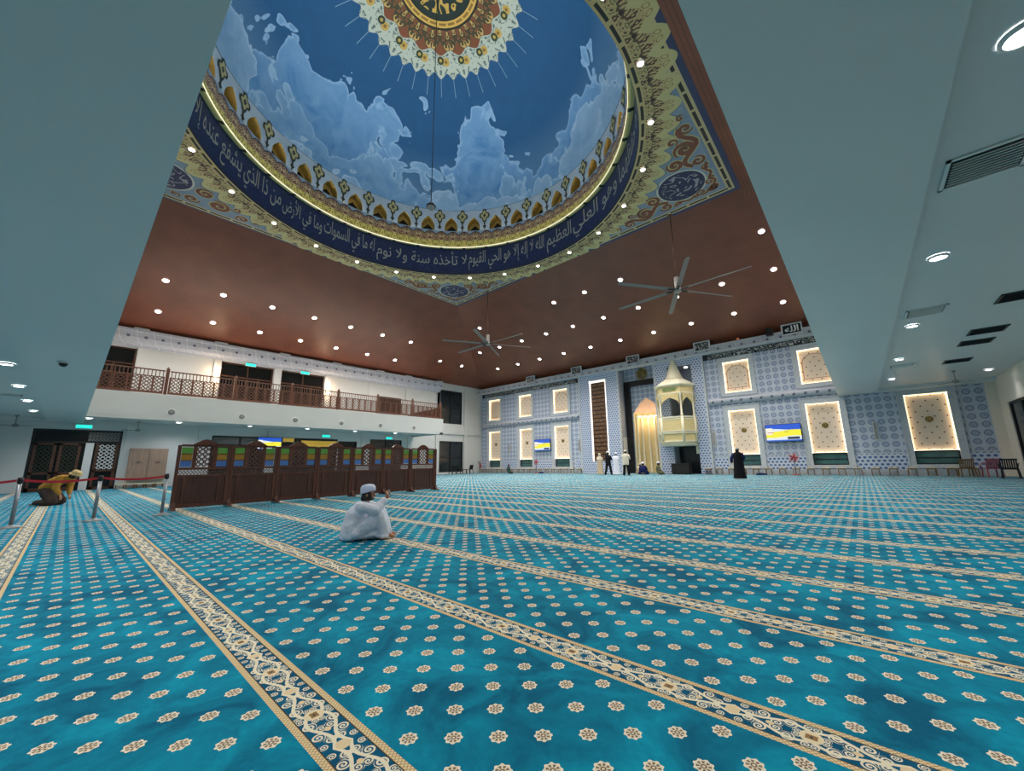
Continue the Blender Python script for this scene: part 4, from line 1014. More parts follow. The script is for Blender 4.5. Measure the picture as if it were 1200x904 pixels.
for y0, y1, z0, z1, lab in ((10.45, 11.2, 2.95, 3.2, 'small gold lit sign board in the doorway behind the screens'), (11.75, 14.5, 2.6, 3.05, 'long gold lit sign board in the doorway behind the screens')):
    t = thing('sign_board', lab, 'sign board', (XL, (y0+y1)/2, (z0+z1)/2)); MB().box(-.04, .03, -(y1-y0)/2, (y1-y0)/2, -(z1-z0)/2, (z1-z0)/2).build('board', M['signgold'], t)
    w_, h_ = (y1-y0)/2, (z1-z0)/2; MB().box(.0, .05, -w_-.03, w_+.03, h_, h_+.03).build('frame', M['gold'], t); MB().box(0, .05, -w_-.03, w_+.03, -h_-.03, -h_).build('frame', M['gold'], t)
for k, y in enumerate((3.37, 6.63, 9.65, 12.75, 15.85, 18.92)):
    t = thing('balcony_speaker', ['round speaker grille on the balcony face, leftmost', 'round speaker grille on the balcony face, second from the left', 'round speaker grille on the balcony face, third from the left', 'round speaker grille on the balcony face, third from the far end', 'round speaker grille on the balcony face, second from the far end', 'round speaker grille on the balcony face, nearest the far end'][k], 'speaker', (XB, y, 4.15), 0, 'round speakers on the balcony face')
    MB().lathe([(.19, 0), (.19, .02), (.16, .03), (.15, .015)], (0, 0, 0), 20).build('rim', M['plasticwhite'], t, rot=(0, PI/2, 0)); MB().lathe([(.155, .018), (.06, .03), (.01, .03)], (0, 0, 0), 20, 0, True).build('grille', M['greymetal'], t, rot=(0, PI/2, 0))
for k, y in enumerate((1.9, 5.9, 9.9, 13.9, 17.9, 20.9, 24.7)):
    t = thing('cornice_floodlight', 'small white floodlight box on top of the frieze, number %s from the left' % ['one', 'two', 'three', 'four', 'five', 'six', 'seven'][k], 'floodlight', (XL+.3, y, 9.56), 0, 'white floodlights on the frieze')
    MB().box(-.12, .12, -.35, .35, 0, .12).build('body', M['plasticwhite'], t, bevel=.01); MB().box(-.08, .08, -.3, .3, .12, .125).build('glass', M['cream'], t)

# cupboard and the things along the foot of the left wall
t = thing('wall_cupboard', 'light brown two-door cupboard on the left wall', 'cupboard', (XL, 3.15, 1.38))
MB().box(0, .3, -.86, .86, -.93, .93).build('body', M['cabinet'], t, bevel=.01)
for s in (-1, 1):
    d = MB().box(.3, .325, min(s*.01, s*.85), max(s*.01, s*.85), -.92, .92).build('door', M['cabinet'], t, bevel=.004); MB().box(.325, .36, s*.42-.08, s*.42+.08, .1, .13).build('handle', M['blackmetal'], d)
for k in range(5):
    y = 2.1+k*.42
    t = thing('low_stool', 'pale low bench along the left wall under the cupboard', 'low bench', (XL+.5, y, 0), 0, 'low benches under the cupboard')
    MB().box(-.2, .2, -.2, .2, .22, .27).build('top', M['stooltop'], t)
    for sx in (-1, 1):
        for sy in (-1, 1): MB().box(sx*.17-.02, sx*.17+.02, sy*.16-.02, sy*.16+.02, 0, .22).build('leg', M['stoolleg'], t)

# ------------------------------------------------------------------ lamps
def lamp_data(name, typ, power, color, **kw):
    l = bpy.data.lights.new(name, typ); l.energy = power; l.color = color
    for k, v in kw.items(): setattr(l, k, v)
    return l
L_SLOPE = lamp_data('downlight_beam', 'SPOT', P_SLOPE, (1, .955, .89), spot_size=math.radians(150), spot_blend=.9, shadow_soft_size=.12)
L_RING = lamp_data('ring_beam', 'SPOT', P_RING, (1, .92, .80), spot_size=math.radians(150), spot_blend=.9, shadow_soft_size=.1)
L_LOW = lamp_data('low_beam', 'SPOT', P_LOW, (.94, .97, 1), spot_size=math.radians(152), spot_blend=.9, shadow_soft_size=.1)
L_WALL = lamp_data('wall_side_beam', 'SPOT', P_LOW*.3, (.94, .97, 1), spot_size=math.radians(110), spot_blend=1, shadow_soft_size=.1)
def make_downlight(r, lens, beam):
    t = thing('downlight', '', 'downlight')
    MB().lathe([(r*1.25, 0), (r*1.25, -.02), (r*1.02, -.045), (r, -.02)], (0, 0, 0), 20).build('trim_ring', M['plasticwhite'], t)
    MB().lathe([(r, -.03), (.01, -.03)], (0, 0, 0), 20).build('lens', lens, t, recalc=False)
    o = bpy.data.objects.new('beam', beam); COL.objects.link(o); o.parent = t; o.location = (0, 0, -.08)
    return t
PROTO = {}
def downlight(kind, loc, rot, label, group):
    r, lens, beam = {'slope': (.14, M['lens'], L_SLOPE), 'ring': (.10, M['lens'], L_RING), 'low': (.125, M['lenslow'], L_LOW), 'wall': (.125, M['lenslow'], L_WALL)}[kind]
    if kind not in PROTO: t = PROTO[kind] = make_downlight(r, lens, beam)
    else: t = dup(PROTO[kind])
    t.location = loc; t.rotation_euler = rot; t['label'] = label; t['group'] = group
sl = (ZD-EAVE)/(SX0-XL); sf = (ZD-EAVE)/(YQ-SY1)
for X, dy, nm in ((-28.37, 0, 'upper row of the brown slope over the balcony'), (-30.97, .1, 'lower row of the brown slope over the balcony')):
    for k in range(7): downlight('slope', (X, 2.25+2.66*k+dy, EAVE+sl*(X-XL)-.01), (0, -math.atan(sl), 0), 'bright downlight in the '+nm, 'downlights, '+nm)
for k, y in enumerate((22.5, 25.25)): downlight('slope', (-29.83, y, EAVE+sl*(-29.83-XL)-.01), (0, -math.atan(sl), 0), 'bright downlight near the far left corner of the brown slope, '+('left one' if k == 0 else 'right one'), 'downlights near the far left corner')
for Y, nm, xs in ((27.97, 'lowest row of the brown slope over the front wall', [-27.31+2.765*k for k in range(10)]), (25.0, 'middle row of the brown slope over the front wall', [-26.84, -24.18, -21.42, -18.7, -16.02, -13.28, -10.53, -7.85, -5.09, -2.37]), (22.1, 'highest row of the brown slope over the front wall', [-23.77, -15.72, -13.09, -10.36, -2.37])):
    for x in xs: downlight('slope', (x, Y, EAVE+sf*(YQ-Y)-.01), (-math.atan(sf), 0, 0), 'bright downlight in the '+nm, 'downlights, '+nm)
for k in range(24):
    a = math.radians(8+15*k); x, y = CX+9.42*math.cos(a), CY+9.42*math.sin(a)
    if y > YS+.3: downlight('ring', (x, y, ZD-.01), (0, 0, 0), 'bright downlight in the ornate painted ring below the dome', 'downlights of the painted ring')
for k in range(-1, 5):
    downlight('low', (1.66, 5.3+5.42*k, ZR+.155), (0, 0, 0), 'oval-looking downlight in the right grey ceiling, beside the beam', 'downlights beside the right beam')
for k in range(4): downlight('wall', (4.95, 27.4-7*k, ZR+.155), (0, 0, 0), 'downlight in the right grey ceiling, close to the right wall', 'downlights by the right wall')
for k in range(8): downlight('low', (-3.9-4.15*k, -1.40, ZL+.155), (0, 0, 0), 'downlight in the left grey ceiling, beside the beam', 'downlights beside the left beam')
for k in range(3): downlight('low', (-8-9*k, -5.2, ZL+.155), (0, 0, 0), 'downlight in the left grey ceiling, behind the row along the beam', 'rear downlights of the left ceiling')
for k in range(6): downlight('low', (-31.25, .42+3.68*k, 3.84), (0, 0, 0), 'downlight in the ceiling under the balcony', 'downlights under the balcony')
# warm uplights behind the cornice of the qibla wall
for k, x in enumerate((-29.5, -26.0, -22.6, -19.9, -5.6, -2.9)):
    t = thing('cornice_uplight', 'small cornice uplight casting a warm streak upward, number %s from the left' % ['one', 'two', 'three', 'four', 'five', 'six'][k], 'uplight', (x, 30.62, 9.43), 0, 'uplights on the cornice')
    MB().lathe([(.05, 0), (.06, .02), (.06, .08), (.045, .09)], (0, 0, 0), 12, 0, True).build('body', M['plasticwhite'], t)
    l = lamp_data('uplight_beam', 'SPOT', P_UP, (1, .72, .42), spot_size=math.radians(40), spot_blend=.8, shadow_soft_size=.03)
    o = bpy.data.objects.new('uplight_beam', l); COL.objects.link(o); o.parent = t; o.location = (0, 0, .13); o.rotation_euler = (math.radians(180-55), 0, math.radians(25))

# ------------------------------------------------------------------ fans
def hvls(label, x, y, z, off):
    t = thing('ceiling_fan', label, 'ceiling fan', (x, y, z), 0, 'large six-blade ceiling fans')
    MB().cyl((0, 0, .3), .03, ZD-z-.3, 10).build('down_rod', M['railwood'], t)
    mb = MB(); mb.lathe([(.05, .7), (.12, .68), (.12, .1), (.17, .08), (.17, -.1), (.1, -.14), (.01, -.15)], (0, 0, 0), 20, 0, True); mb.build('motor', M['greymetal'], t)
    for k in range(6):
        a = math.radians(off+60*k); mb = MB(); c, s = math.cos(a), math.sin(a)
        R = []
        for r, w in ((.14, .08), (.5, .125), (3.2, .105), (3.34, .06)):
            R.append([(c*r-s*q, s*r+c*q, dz-.02*r/3) for q, dz in ((-w, -.02), (-w*.3, .02), (w, .035), (w*.9, .02), (-w*.3, .002))])
        mb.rings(R, 0, True, False); mb.build('blade', M['fanblade'], t)
        MB().bar((c*.1, s*.1, -.03), (c*.55, s*.55, -.03), .08, .03).build('blade_bracket', M['blackmetal'], t)
    MB().lathe([(.12, 0), (.12, -.05), (.03, -.08)], (0, 0, ZD-z), 16, 0, True).build('canopy', M['railwood'], t)
hvls('large six-blade ceiling fan, the right one nearer the grey ceiling', -5.9, 19.05, 9.52, -4); hvls('large six-blade ceiling fan, the far left one', -19.6, 19.05, 9.68, 0)
def small_fan(label, x, y, zc, a0):
    t = thing('small_ceiling_fan', label, 'ceiling fan', (x, y, zc), 0, 'small grey ceiling fans')
    MB().lathe([(.07, 0), (.07, -.06), (.02, -.1), (.02, -.42), (.1, -.46), (.13, -.52), (.1, -.58), (.01, -.6)], (0, 0, 0), 16, 0, True).build('motor', M['greymetal'], t)
    for k in range(3):
        a = a0+2*PI*k/3; c, s = math.cos(a), math.sin(a); mb = MB(); R = [[(c*r-s*q, s*r+c*q, -.54+dz) for q, dz in ((-w, -.01), (w, .02), (w, .028), (-w, 0))] for r, w in ((.1, .03), (.25, .06), (.7, .065))]
        mb.rings(R, 0, True, False); mb.build('blade', M['greymetal'], t)
small_fan('small grey ceiling fan under the right low ceiling', 3.75, 26.6, ZR+.16, .3); small_fan('small grey ceiling fan under the left low ceiling', -31.6, -2.0, ZL+.16, 1.0); small_fan('small grey ceiling fan under the balcony, above the cupboard', -31.8, 2.4, 3.85, .2)

# air grilles of the low ceilings
def diffuser(label, x, y, z, w=.72, dark=False, grp='ceiling air grilles'):
    t = thing('air_grille', label, 'air grille', (x, y, z), 0, grp); h = w/2; mb = MB()
    MB().box(-h, h, -h, h, -.004, 0).build('back_plate', M['blackmetal'] if dark else M['tvback'], t)
    for a, b, c, d in ((-h, h, -h, -h+.045), (-h, h, h-.045, h), (-h, -h+.045, -h, h), (h-.045, h, -h, h)): mb.box(a, b, c, d, -.025, 0)
    mb.build('frame', M['blackmetal'] if dark else M['plasticwhite'], t)
    n = 9
    for k in range(n):
        y_ = -h+.09+(w-.18)*(k+.5)/n; mb = MB(); mb.bar((-h+.07, y_, -.02), (h-.07, y_, -.02), .012, .03, 0, (0, .6, .8)); mb.build('slat', M['blackmetal'] if dark else M['plasticwhite'], t)
diffuser('white slatted air grille in the right grey ceiling, nearest the camera', 1.78, 7.55, ZR+.16, .8); diffuser('white slatted air grille in the right grey ceiling, middle of the row along the beam', 1.83, 14.8, ZR+.16, .8); diffuser('white slatted air grille in the right grey ceiling, farthest of the row along the beam', 1.83, 23.4, ZR+.16, .8)
for y, nm in ((14.9, 'nearest of the dark row'), (18.5, 'second of the dark row'), (20.2, 'third of the dark row'), (23.8, 'farthest of the dark row')): diffuser('dark air grille in the right grey ceiling, '+nm, 3.52, y, ZR+.16, .8, True, 'dark air grilles')
diffuser('dark air grille in the left grey ceiling, nearer one', -14.9, -1.75, ZL+.16, .7); diffuser('dark air grille in the left grey ceiling, farther one', -23.2, -1.75, ZL+.16, .7)
t = thing('dome_camera', 'small dark dome camera under the left grey beam', 'security camera', (-14.3, -.4, ZL))
MB().lathe([(.11, 0), (.11, -.03), (.08, -.045)], (0, 0, 0), 18, 0, True).build('base', M['plasticwhite'], t); MB().lathe([(.08, -.04), (.07, -.09), (.04, -.12), (.005, -.13)], (0, 0, 0), 16, 0, True).build('dome', M['tvback'], t)
# cable with a ball hanging in the middle of the dome
t = thing('hanging_cable', 'long dark cable with a small ball hanging from the top of the dome', 'cable', (CX, CY, 12.4))
MB().cyl((0, 0, .18), .018, 12.55, 8).build('cable', M['blackmetal'], t)
mb = MB(); mb.lathe([(.01, -.2), (.1, -.17), (.17, -.08), (.19, 0), (.17, .08), (.1, .17), (.02, .2)], (0, 0, 0), 18, 0, True); mb.build('ball', M['steel'], t)
mb = MB(); mb.lathe([(.17, -.04), (.21, -.02), (.21, .02), (.17, .04)], (0, 0, 0), 18); mb.build('ring', M['blackmetal'], t)

# ------------------------------------------------------------------ stools, chairs, standing fans
def make_stool():
    t = thing('low_stool', 'low cream-topped stool in the long row along the foot of the front wall', 'stool', (0, 0, 0), 0, 'low stools along the front wall')
    MB().box(-.2, .2, -.14, .14, .40, .44).build('top', M['stooltop'], t, bevel=.006)
    MB().box(-.16, .16, -.10, .10, .34, .40).build('apron', M['stoolleg'], t)
    for sx in (-1, 1):
        for sy in (-1, 1): MB().bar((sx*.17, sy*.11, 0), (sx*.155, sy*.1, .4), .03, .03).build('leg', M['stoolleg'], t)
        MB().bar((sx*.165, -.1, .14), (sx*.165, .1, .14), .02, .02).build('stretcher', M['stoolleg'], t)
    return t
st = make_stool(); first = True
xs = [-32.5+.755*k for k in range(18)]+[-8.6+.755*k for k in range(18)]
for x in xs:
    y = YQ-.32+random.uniform(-.04, .04)
    if first: st.location = (x, y, 0); first = False
    else: dup(st, (x, y, 0), random.uniform(-.06, .06))
def chair(label, loc, rz, m, arms=True, slots=True):
    t = thing('plastic_chair', label, 'chair', loc, rz)
    MB().box(-.24, .24, -.22, .22, .40, .44).build('seat', m, t, bevel=.012)
    mb = MB()
    for k in range(8):
        x = -.23+k*.0657; mb.prism([(x, .2, .42), (x+.046 if slots else x+.0657, .2, .42), (x+.046 if slots else x+.0657, .3, .84), (x, .3, .84)], (0, .022, 0))
    mb.bar((-.25, .31, .85), (.25, .31, .85), .05, .07); mb.bar((-.24, .22, .46), (.24, .22, .46), .035, .06); mb.build('backrest', m, t)
    for sx in (-1, 1):
        MB().bar((sx*.23, -.2, .42), (sx*.26, -.24, 0), .045, .045).build('leg', m, t); MB().bar((sx*.23, .2, .42), (sx*.26, .27, 0), .045, .045).build('leg', m, t)
        if arms: mb = MB(); mb.tube([(sx*.25, -.2, .42), (sx*.28, -.2, .62), (sx*.28, .0, .65), (sx*.26, .27, .66)], .022, 8); mb.build('armrest', m, t)
    return t
chair('rose plastic armchair in front of the tiled wall at the right end', (4.62, 29.3, 0), PI+.25, M['roseplastic'])
chair('black plastic armchair at the right edge, beside the rose chair', (4.95, 28.0, 0), PI-.1, M['blackmetal'])
t = chair('wooden chair with a black cushion beside the last stools', (3.85, 29.6, 0), PI+.1, M['stoolleg'], False); MB().box(-.2, .2, -.18, .18, .44, .5).build('cushion', M['tvback'], t, bevel=.02)
chair('black chair at the left corner, before the tall dark window', (XL+.75, 26.2, 0), PI/2+PI, M['blackmetal'], False); chair('black chair at the left corner, nearest the cream wall', (XL+.75, 28.6, 0), PI/2+PI, M['blackmetal'], False)
t = thing('low_table', 'dark low table between the two black chairs', 'table', (XL+.8, 27.4, 0)); MB().box(-.35, .35, -.45, .45, .4, .46).build('top', M['blackbox'], t, bevel=.01)
for sx in (-1, 1):
    for sy in (-1, 1): MB().box(sx*.3-.03, sx*.3+.03, sy*.4-.03, sy*.4+.03, 0, .4).build('leg', M['blackbox'], t)
def stand_fan(label, loc, rz, m, r=.28):
    t = thing('standing_fan', label, 'standing fan', loc, rz, 'standing fans')
    MB().lathe([(.01, 0), (.2, 0), (.2, .03), (.04, .06)], (0, 0, 0), 20, 0, True).build('base', m, t); MB().cyl((0, 0, .05), .02, .95, 10).build('pole', M['blackmetal'], t)
    MB().lathe([(.07, 0), (.08, .1), (.05, .2)], (0, .05, 1.05), 14, 0, True).build('motor', m, t, rot=None)
    for k in range(5):
        a = 2*PI*k/5; mb = MB(); P = [(r*.9*rr*math.cos(a+da), -.06+dy, 1.08+r*.9*rr*math.sin(a+da)) for rr, da, dy in ((.15, -.3, 0), (.7, -.35, .0), (1, 0, .02), (.75, .4, .05), (.2, .4, .03))]
        mb.prism(P, (0, .012, 0)); mb.build('blade', m, t)
    mb = MB()
    for rr in (1.0, .7, .4): mb.tube([(r*rr*math.cos(2*PI*j/24), -.12+.03*(rr-1)*-1, 1.08+r*rr*math.sin(2*PI*j/24)) for j in range(25)], .006, 5)
    for k in range(16): a = 2*PI*k/16; mb.bar((0, -.11, 1.08), (r*math.cos(a), -.12, 1.08+r*math.sin(a)), .005, .005)
    mb.build('guard', m, t)
stand_fan('red standing fan under the left television', (-24.3, 30.2, 0), .2, M['redplastic'], .27); stand_fan('red standing fan under the right television', (-3.3, 30.2, 0), -.1, M['redplastic'], .3); stand_fan('grey standing fan before the cream wall at the left corner', (XL+.6, 30.1, 0), PI/2, M['greymetal'], .24)
t = thing('fire_extinguisher', 'small red extinguisher on the wall at the left corner', 'extinguisher', (XL+.12, 30.75, .55)); MB().lathe([(.07, 0), (.08, .03), (.08, .4), (.03, .48)], (0, 0, 0), 14, 0, True).build('cylinder', M['redbelt'], t); MB().box(-.03, .05, -.02, .02, .48, .55).build('handle', M['blackmetal'], t)
for x, lab in ((-23.7, 'small folded blue bundle on the carpet under the left television'), (-5.2, 'small folded blue bundle on the carpet right of the black-robed person')):
    mb = MB(); mb.lathe([(.01, 0), (.3, 0), (.34, .04), (.26, .1), (.05, .13)], (0, 0, 0), 16, 0, True); o = mb.build('cloth_bundle', M['cloth_navy'], loc=(x, 30.2, 0)); o.scale = (1, .5, 1); tag(o, lab, 'cloth', 'folded bundles')
t = thing('tissue_ball', 'small white crumpled tissue on the carpet by the kneeling person', 'tissue', (-19.2, .75, 0)); MB().lathe([(.01, 0), (.06, .01), (.07, .05), (.03, .09), (.005, .1)], (0, 0, 0), 9, 0, True).build('paper', M['plasticwhite'], t)

# ------------------------------------------------------------------ people
def skin_obj(name, nodes, edges, root, m, parent=None, sub=2):
    names = list(nodes); idx = {k: i for i, k in enumerate(names)}
    me = bpy.data.meshes.new(name); me.from_pydata([nodes[k][0] for k in names], [(idx[a], idx[b]) for a, b in edges], []); me.update()
    o = bpy.data.objects.new(name, me); COL.objects.link(o)
    sm = o.modifiers.new('skin', 'SKIN'); sm.use_smooth_shade = True
    d = me.skin_vertices[0].data
    for k in names:
        r = nodes[k][1]; d[idx[k]].radius = r if isinstance(r, tuple) else (r, r); d[idx[k]].use_root = (k == root)
    o.modifiers.new('sub', 'SUBSURF').levels = sub; o.modifiers['sub'].render_levels = sub
    bpy.context.view_layer.update(); dg = bpy.context.evaluated_depsgraph_get()
    nm = bpy.data.meshes.new_from_object(o.evaluated_get(dg)); nm.name = name; nm.materials.clear(); nm.materials.append(m)
    nm.polygons.foreach_set('use_smooth', [True]*len(nm.polygons)); nm.polygons.foreach_set('material_index', [0]*len(nm.polygons))
    o.modifiers.clear(); o.data = nm; bpy.data.meshes.remove(me)
    if parent: o.parent = parent
    return o
def V3(p): return Vector(p)
def cloth_blob(name, segs, m, parent, voxel=.014, folds=0):
    """union of ellipsoid chains (a, ra, b, rb), ra = (rx, ry, rz), remeshed to one continuous cloth surface"""
    mb = MB()
    for a, ra, b, rb in segs:
        a, b = V3(a), V3(b); ra = V3(ra if hasattr(ra, '__len__') else (ra,)*3); rb = V3(rb if hasattr(rb, '__len__') else (rb,)*3)
        k = max(1, int((b-a).length/.03))
        for i in range(k+1):
            c = a.lerp(b, i/k); r = ra.lerp(rb, i/k); rg = []
            for j in range(1, 8):
                t = -PI/2+PI*j/8; rg.append([(c.x+r.x*math.cos(t)*math.cos(2*PI*q/12), c.y+r.y*math.cos(t)*math.sin(2*PI*q/12), max(.004, c.z+r.z*math.sin(t))) for q in range(12)])
            mb.rings(rg, 0, True)
    o = mb.build(name, m, None, recalc=False)
    rm = o.modifiers.new('union', 'REMESH'); rm.mode = 'VOXEL'; rm.voxel_size = voxel; rm.use_smooth_shade = True
    so = o.modifiers.new('soft', 'SMOOTH'); so.iterations = 8; so.factor = .5
    if folds:
        tx = bpy.data.textures.new('folds', 'CLOUDS'); tx.noise_scale = .11; tx.noise_depth = 2
        dm = o.modifiers.new('folds', 'DISPLACE'); dm.texture = tx; dm.strength = folds; dm.mid_level = .5
    bpy.context.view_layer.update(); dg = bpy.context.evaluated_depsgraph_get()
    nm = bpy.data.meshes.new_from_object(o.evaluated_get(dg)); old = o.data; o.modifiers.clear(); o.data = nm; bpy.data.meshes.remove(old)
    nm.materials.clear(); nm.materials.append(m); nm.polygons.foreach_set('use_smooth', [True]*len(nm.polygons)); nm.name = name
    o.parent = parent
    return o
def add_hand(N, Ed, w, d, s, n, curl=.5):
    p = V3(N[w][0]); d = V3(d).normalized(); s = V3(s); s = (s-d*s.dot(d)).normalized(); n = V3(n); n = (n-d*n.dot(d)-s*n.dot(s)).normalized()
    N[w+'p1'] = (p+d*.045, (.030, .018)); N[w+'p2'] = (p+d*.08, (.034, .016)); Ed += [(w, w+'p1'), (w+'p1', w+'p2')]
    for i, L in enumerate((.072, .082, .076, .058)):
        b = p+d*.088+s*(.030-.020*i); a1, a2 = curl*.8, curl*1.8
        f1 = b+(d*math.cos(a1)+n*math.sin(a1))*L*.5; f2 = f1+(d*math.cos(a2)+n*math.sin(a2))*L*.5
        for q, v, r in (('a', b, .0095), ('b', f1, .009), ('c', f2, .0075)): N['%sf%d%s' % (w, i, q)] = (v, r)
        Ed += [(w+'p2', '%sf%da' % (w, i)), ('%sf%da' % (w, i), '%sf%db' % (w, i)), ('%sf%db' % (w, i), '%sf%dc' % (w, i))]
    t0 = p+d*.03+s*.034; t1 = t0+(d*.7+s*.6+n*.35*curl)*.034; t2 = t1+(d*.95+n*.6*curl)*.03
    for q, v, r in (('ta', t0, .012), ('tb', t1, .010), ('tc', t2, .008)): N[w+q] = (v, r)
    Ed += [(w+'p1', w+'ta'), (w+'ta', w+'tb'), (w+'tb', w+'tc')]
def figure(label, loc, rz, J, hands, clothes, head_dir=(0, 1, 0), cap=None, capm=None, hair=True, scale=1.0, skin_m=None):
    """J: joint positions (pelvis, belly, chest, neck, head, and per side L/R shoulder elbow wrist hip knee ankle toe)"""
    N = {'pelvis': (V3(J['pelvis']), .12), 'belly': (V3(J['belly']), (.125, .1)), 'chest': (V3(J['chest']), (.14, .1)), 'neck': (V3(J['neck']), .05)}
    Ed = [('pelvis', 'belly'), ('belly', 'chest'), ('chest', 'neck')]
    hd = V3(head_dir).normalized(); nk = V3(J['neck']); up = (V3(J['head'])-nk).normalized(); H = V3(J['head'])
    N['jaw'] = (H-up*.055+hd*.02, (.062, .068)); N['skull'] = (H+up*.02, (.076, .088)); N['crown'] = (H+up*.085-hd*.01, (.055, .062)); Ed += [('neck', 'jaw'), ('jaw', 'skull'), ('skull', 'crown')]
    for s in 'LR':
        for a, b, r in (('shoulder', 'chest', .055), ('elbow', 'shoulder', .042), ('wrist', 'elbow', .027), ('hip', 'pelvis', .09), ('knee', 'hip', .062), ('ankle', 'knee', .04), ('toe', 'ankle', (.042, .028))):
            N[a+s] = (V3(J[a+s]), r); Ed.append((b+s if b not in ('chest', 'pelvis') else b, a+s))
        an, to = V3(J['ankle'+s]), V3(J['toe'+s]); N['heel'+s] = (an-(to-an).normalized()*.05+V3((0, 0, -.02)), .032); Ed.append(('ankle'+s, 'heel'+s))
        d, sd, n, c = hands[s]; add_hand(N, Ed, 'wrist'+s, d, sd, n, c)
    body = skin_obj('person', N, Ed, 'pelvis', skin_m or M['skin'])
    body.location = loc; body.rotation_euler = (0, 0, rz); body.scale = (scale,)*3
    tag(body, label, 'person')
    R = Matrix((hd.cross(up).normalized(), hd, hd.cross(up).normalized().cross(hd))).transposed()
    def hp(x, y, z): return H+R @ V3((x, y, z))
    mb = MB()                                                     # nose, brow, lips and ears, one soft shape each
    def blob(c, rx, ry, rz_, mi=0):
        rg = []
        for i in range(1, 6):
            t = -PI/2+PI*i/6; rg.append([hp(c[0]+rx*math.cos(t)*math.cos(2*PI*j/8), c[1]+ry*math.cos(t)*math.sin(2*PI*j/8), c[2]+rz_*math.sin(t)) for j in range(8)])
        mb.rings(rg, mi, True)
    blob((0, .092, -.015), .013, .022, .024); blob((.078, -.005, -.01), .012, .02, .032); blob((-.078, -.005, -.01), .012, .02, .032)
    mb.build('face_features', skin_m or M['skin'], body)
    mb = MB(); blob((.032, .083, .012), .012, .008, .008); blob((-.032, .083, .012), .012, .008, .008); blob((.032, .084, .034), .018, .006, .004); blob((-.032, .084, .034), .018, .006, .004); mb.build('eyes', M['hair'], body)
    mb = MB(); blob((0, .083, -.058), .022, .008, .006); mb.build('lips', M['roseplastic'], body)
    if hair:
        mb = MB(); rg = []
        for i in range(8):
            t = i/7; z = .115-.20*t; r = .098*math.sin(min(1, .15+t*1.0)*PI/2)
            rg.append([hp(r*.92*math.cos(2*PI*j/16), -.012+(r*1.12)*math.sin(2*PI*j/16) if math.sin(2*PI*j/16) < .25 or z > .055 else .012+r*.5, z) for j in range(16)])
        mb.rings(rg, 0, True); mb.build('hair', M['hair'], body)
    if cap:
        mb = MB(); R0, hgt, brim = cap
        prof = [(R0, .02), (R0*1.02, .05), (R0*.98, .02+hgt*.7), (R0*.8, .02+hgt*.95), (R0*.3, .03+hgt), (.005, .03+hgt)]
        if brim: prof = [(R0*1.32, .0), (R0*1.3, .012)]+prof
        rg = [[hp(r*.95*math.cos(2*PI*j/18), -.008+r*1.08*math.sin(2*PI*j/18), z+.02-.02*math.sin(2*PI*j/18)*(1 if z < .1 else 0)*-1) for j in range(18)] for r, z in prof]
        mb.rings(rg, 0, True); mb.build('hat' if brim else 'cap', capm, body)
    for nm, m, nodes, edges, root in clothes:
        CN = {k: (V3(v[0] if hasattr(v[0], '__len__') else J[v[0]]) if not isinstance(v[0], str) else V3(J[v[0]]), v[1]) for k, v in nodes.items()}
        skin_obj(nm, CN, edges, root, m, body)
    return body
def robe_loft(body, m, rings, sleeves, name='robe', folds=7, amp=.05):
    mb = MB(); n = 28; R = []
    for i, (z, cy, rx, ry) in enumerate(rings):
        k = amp*(1-z/1.5) if z < 1.4 else 0
        R.append([(rx*(1+k*math.sin(folds*a+i*.35))*math.cos(a), cy+ry*(1+k*math.sin(folds*a+i*.35))*math.sin(a), z) for a in [2*PI*j/n for j in range(n)]])
    mb.rings(R, 0, False)
    for pts, rad in sleeves: mb.tube(pts, rad, 12)
    return mb.build(name, m, body)
def stand_joints(sp=.1, arms=None, step=0, h=1.0):
    J = {'pelvis': (0, 0, .93), 'belly': (0, 0, 1.1), 'chest': (0, 0, 1.3), 'neck': (0, .0, 1.47), 'head': (0, .025, 1.585)}
    for s, x in (('L', -1), ('R', 1)):
        J['shoulder'+s] = (x*.18, 0, 1.38); J['hip'+s] = (x*.09, 0, .9); J['knee'+s] = (x*(.09+sp*.4), .02+step*x*.08, .5); J['ankle'+s] = (x*(.09+sp), step*x*.16-.02, .08); J['toe'+s] = (x*(.1+sp), step*x*.16+.12, .03)
        e, w = (arms or {}).get(s, ((x*.25, -.02, 1.12), (x*.27, .06, .87)))
        J['elbow'+s] = e; J['wrist'+s] = w
    return J
HD = {'L': ((0, .1, -1), (0, 1, 0), (1, 0, 0), .5), 'R': ((0, .1, -1), (0, 1, 0), (-1, 0, 0), .5)}
def hands_fwd(): return {'L': ((.5, .8, .1), (0, 0, 1), (1, 0, -.3), .5), 'R': ((-.5, .8, .1), (0, 0, 1), (-1, 0, -.3), .5)}
ROBE = [(.05, 0, .30, .24), (.3, 0, .27, .21), (.7, 0, .235, .185), (.95, 0, .225, .175), (1.15, 0, .205, .16), (1.32, 0, .225, .155), (1.41, 0, .19, .125), (1.46, 0, .09, .085), (1.5, .005, .07, .07)]
def sleeve(J, s, r0=.075, r1=.07): return [J['shoulder'+s], J['elbow'+s], J['wrist'+s]], [r0, r1, r1*.85]
def sleeves(J, r0=.075, r1=.065): return [sleeve(J, 'L', r0, r1), sleeve(J, 'R', r0, r1)]
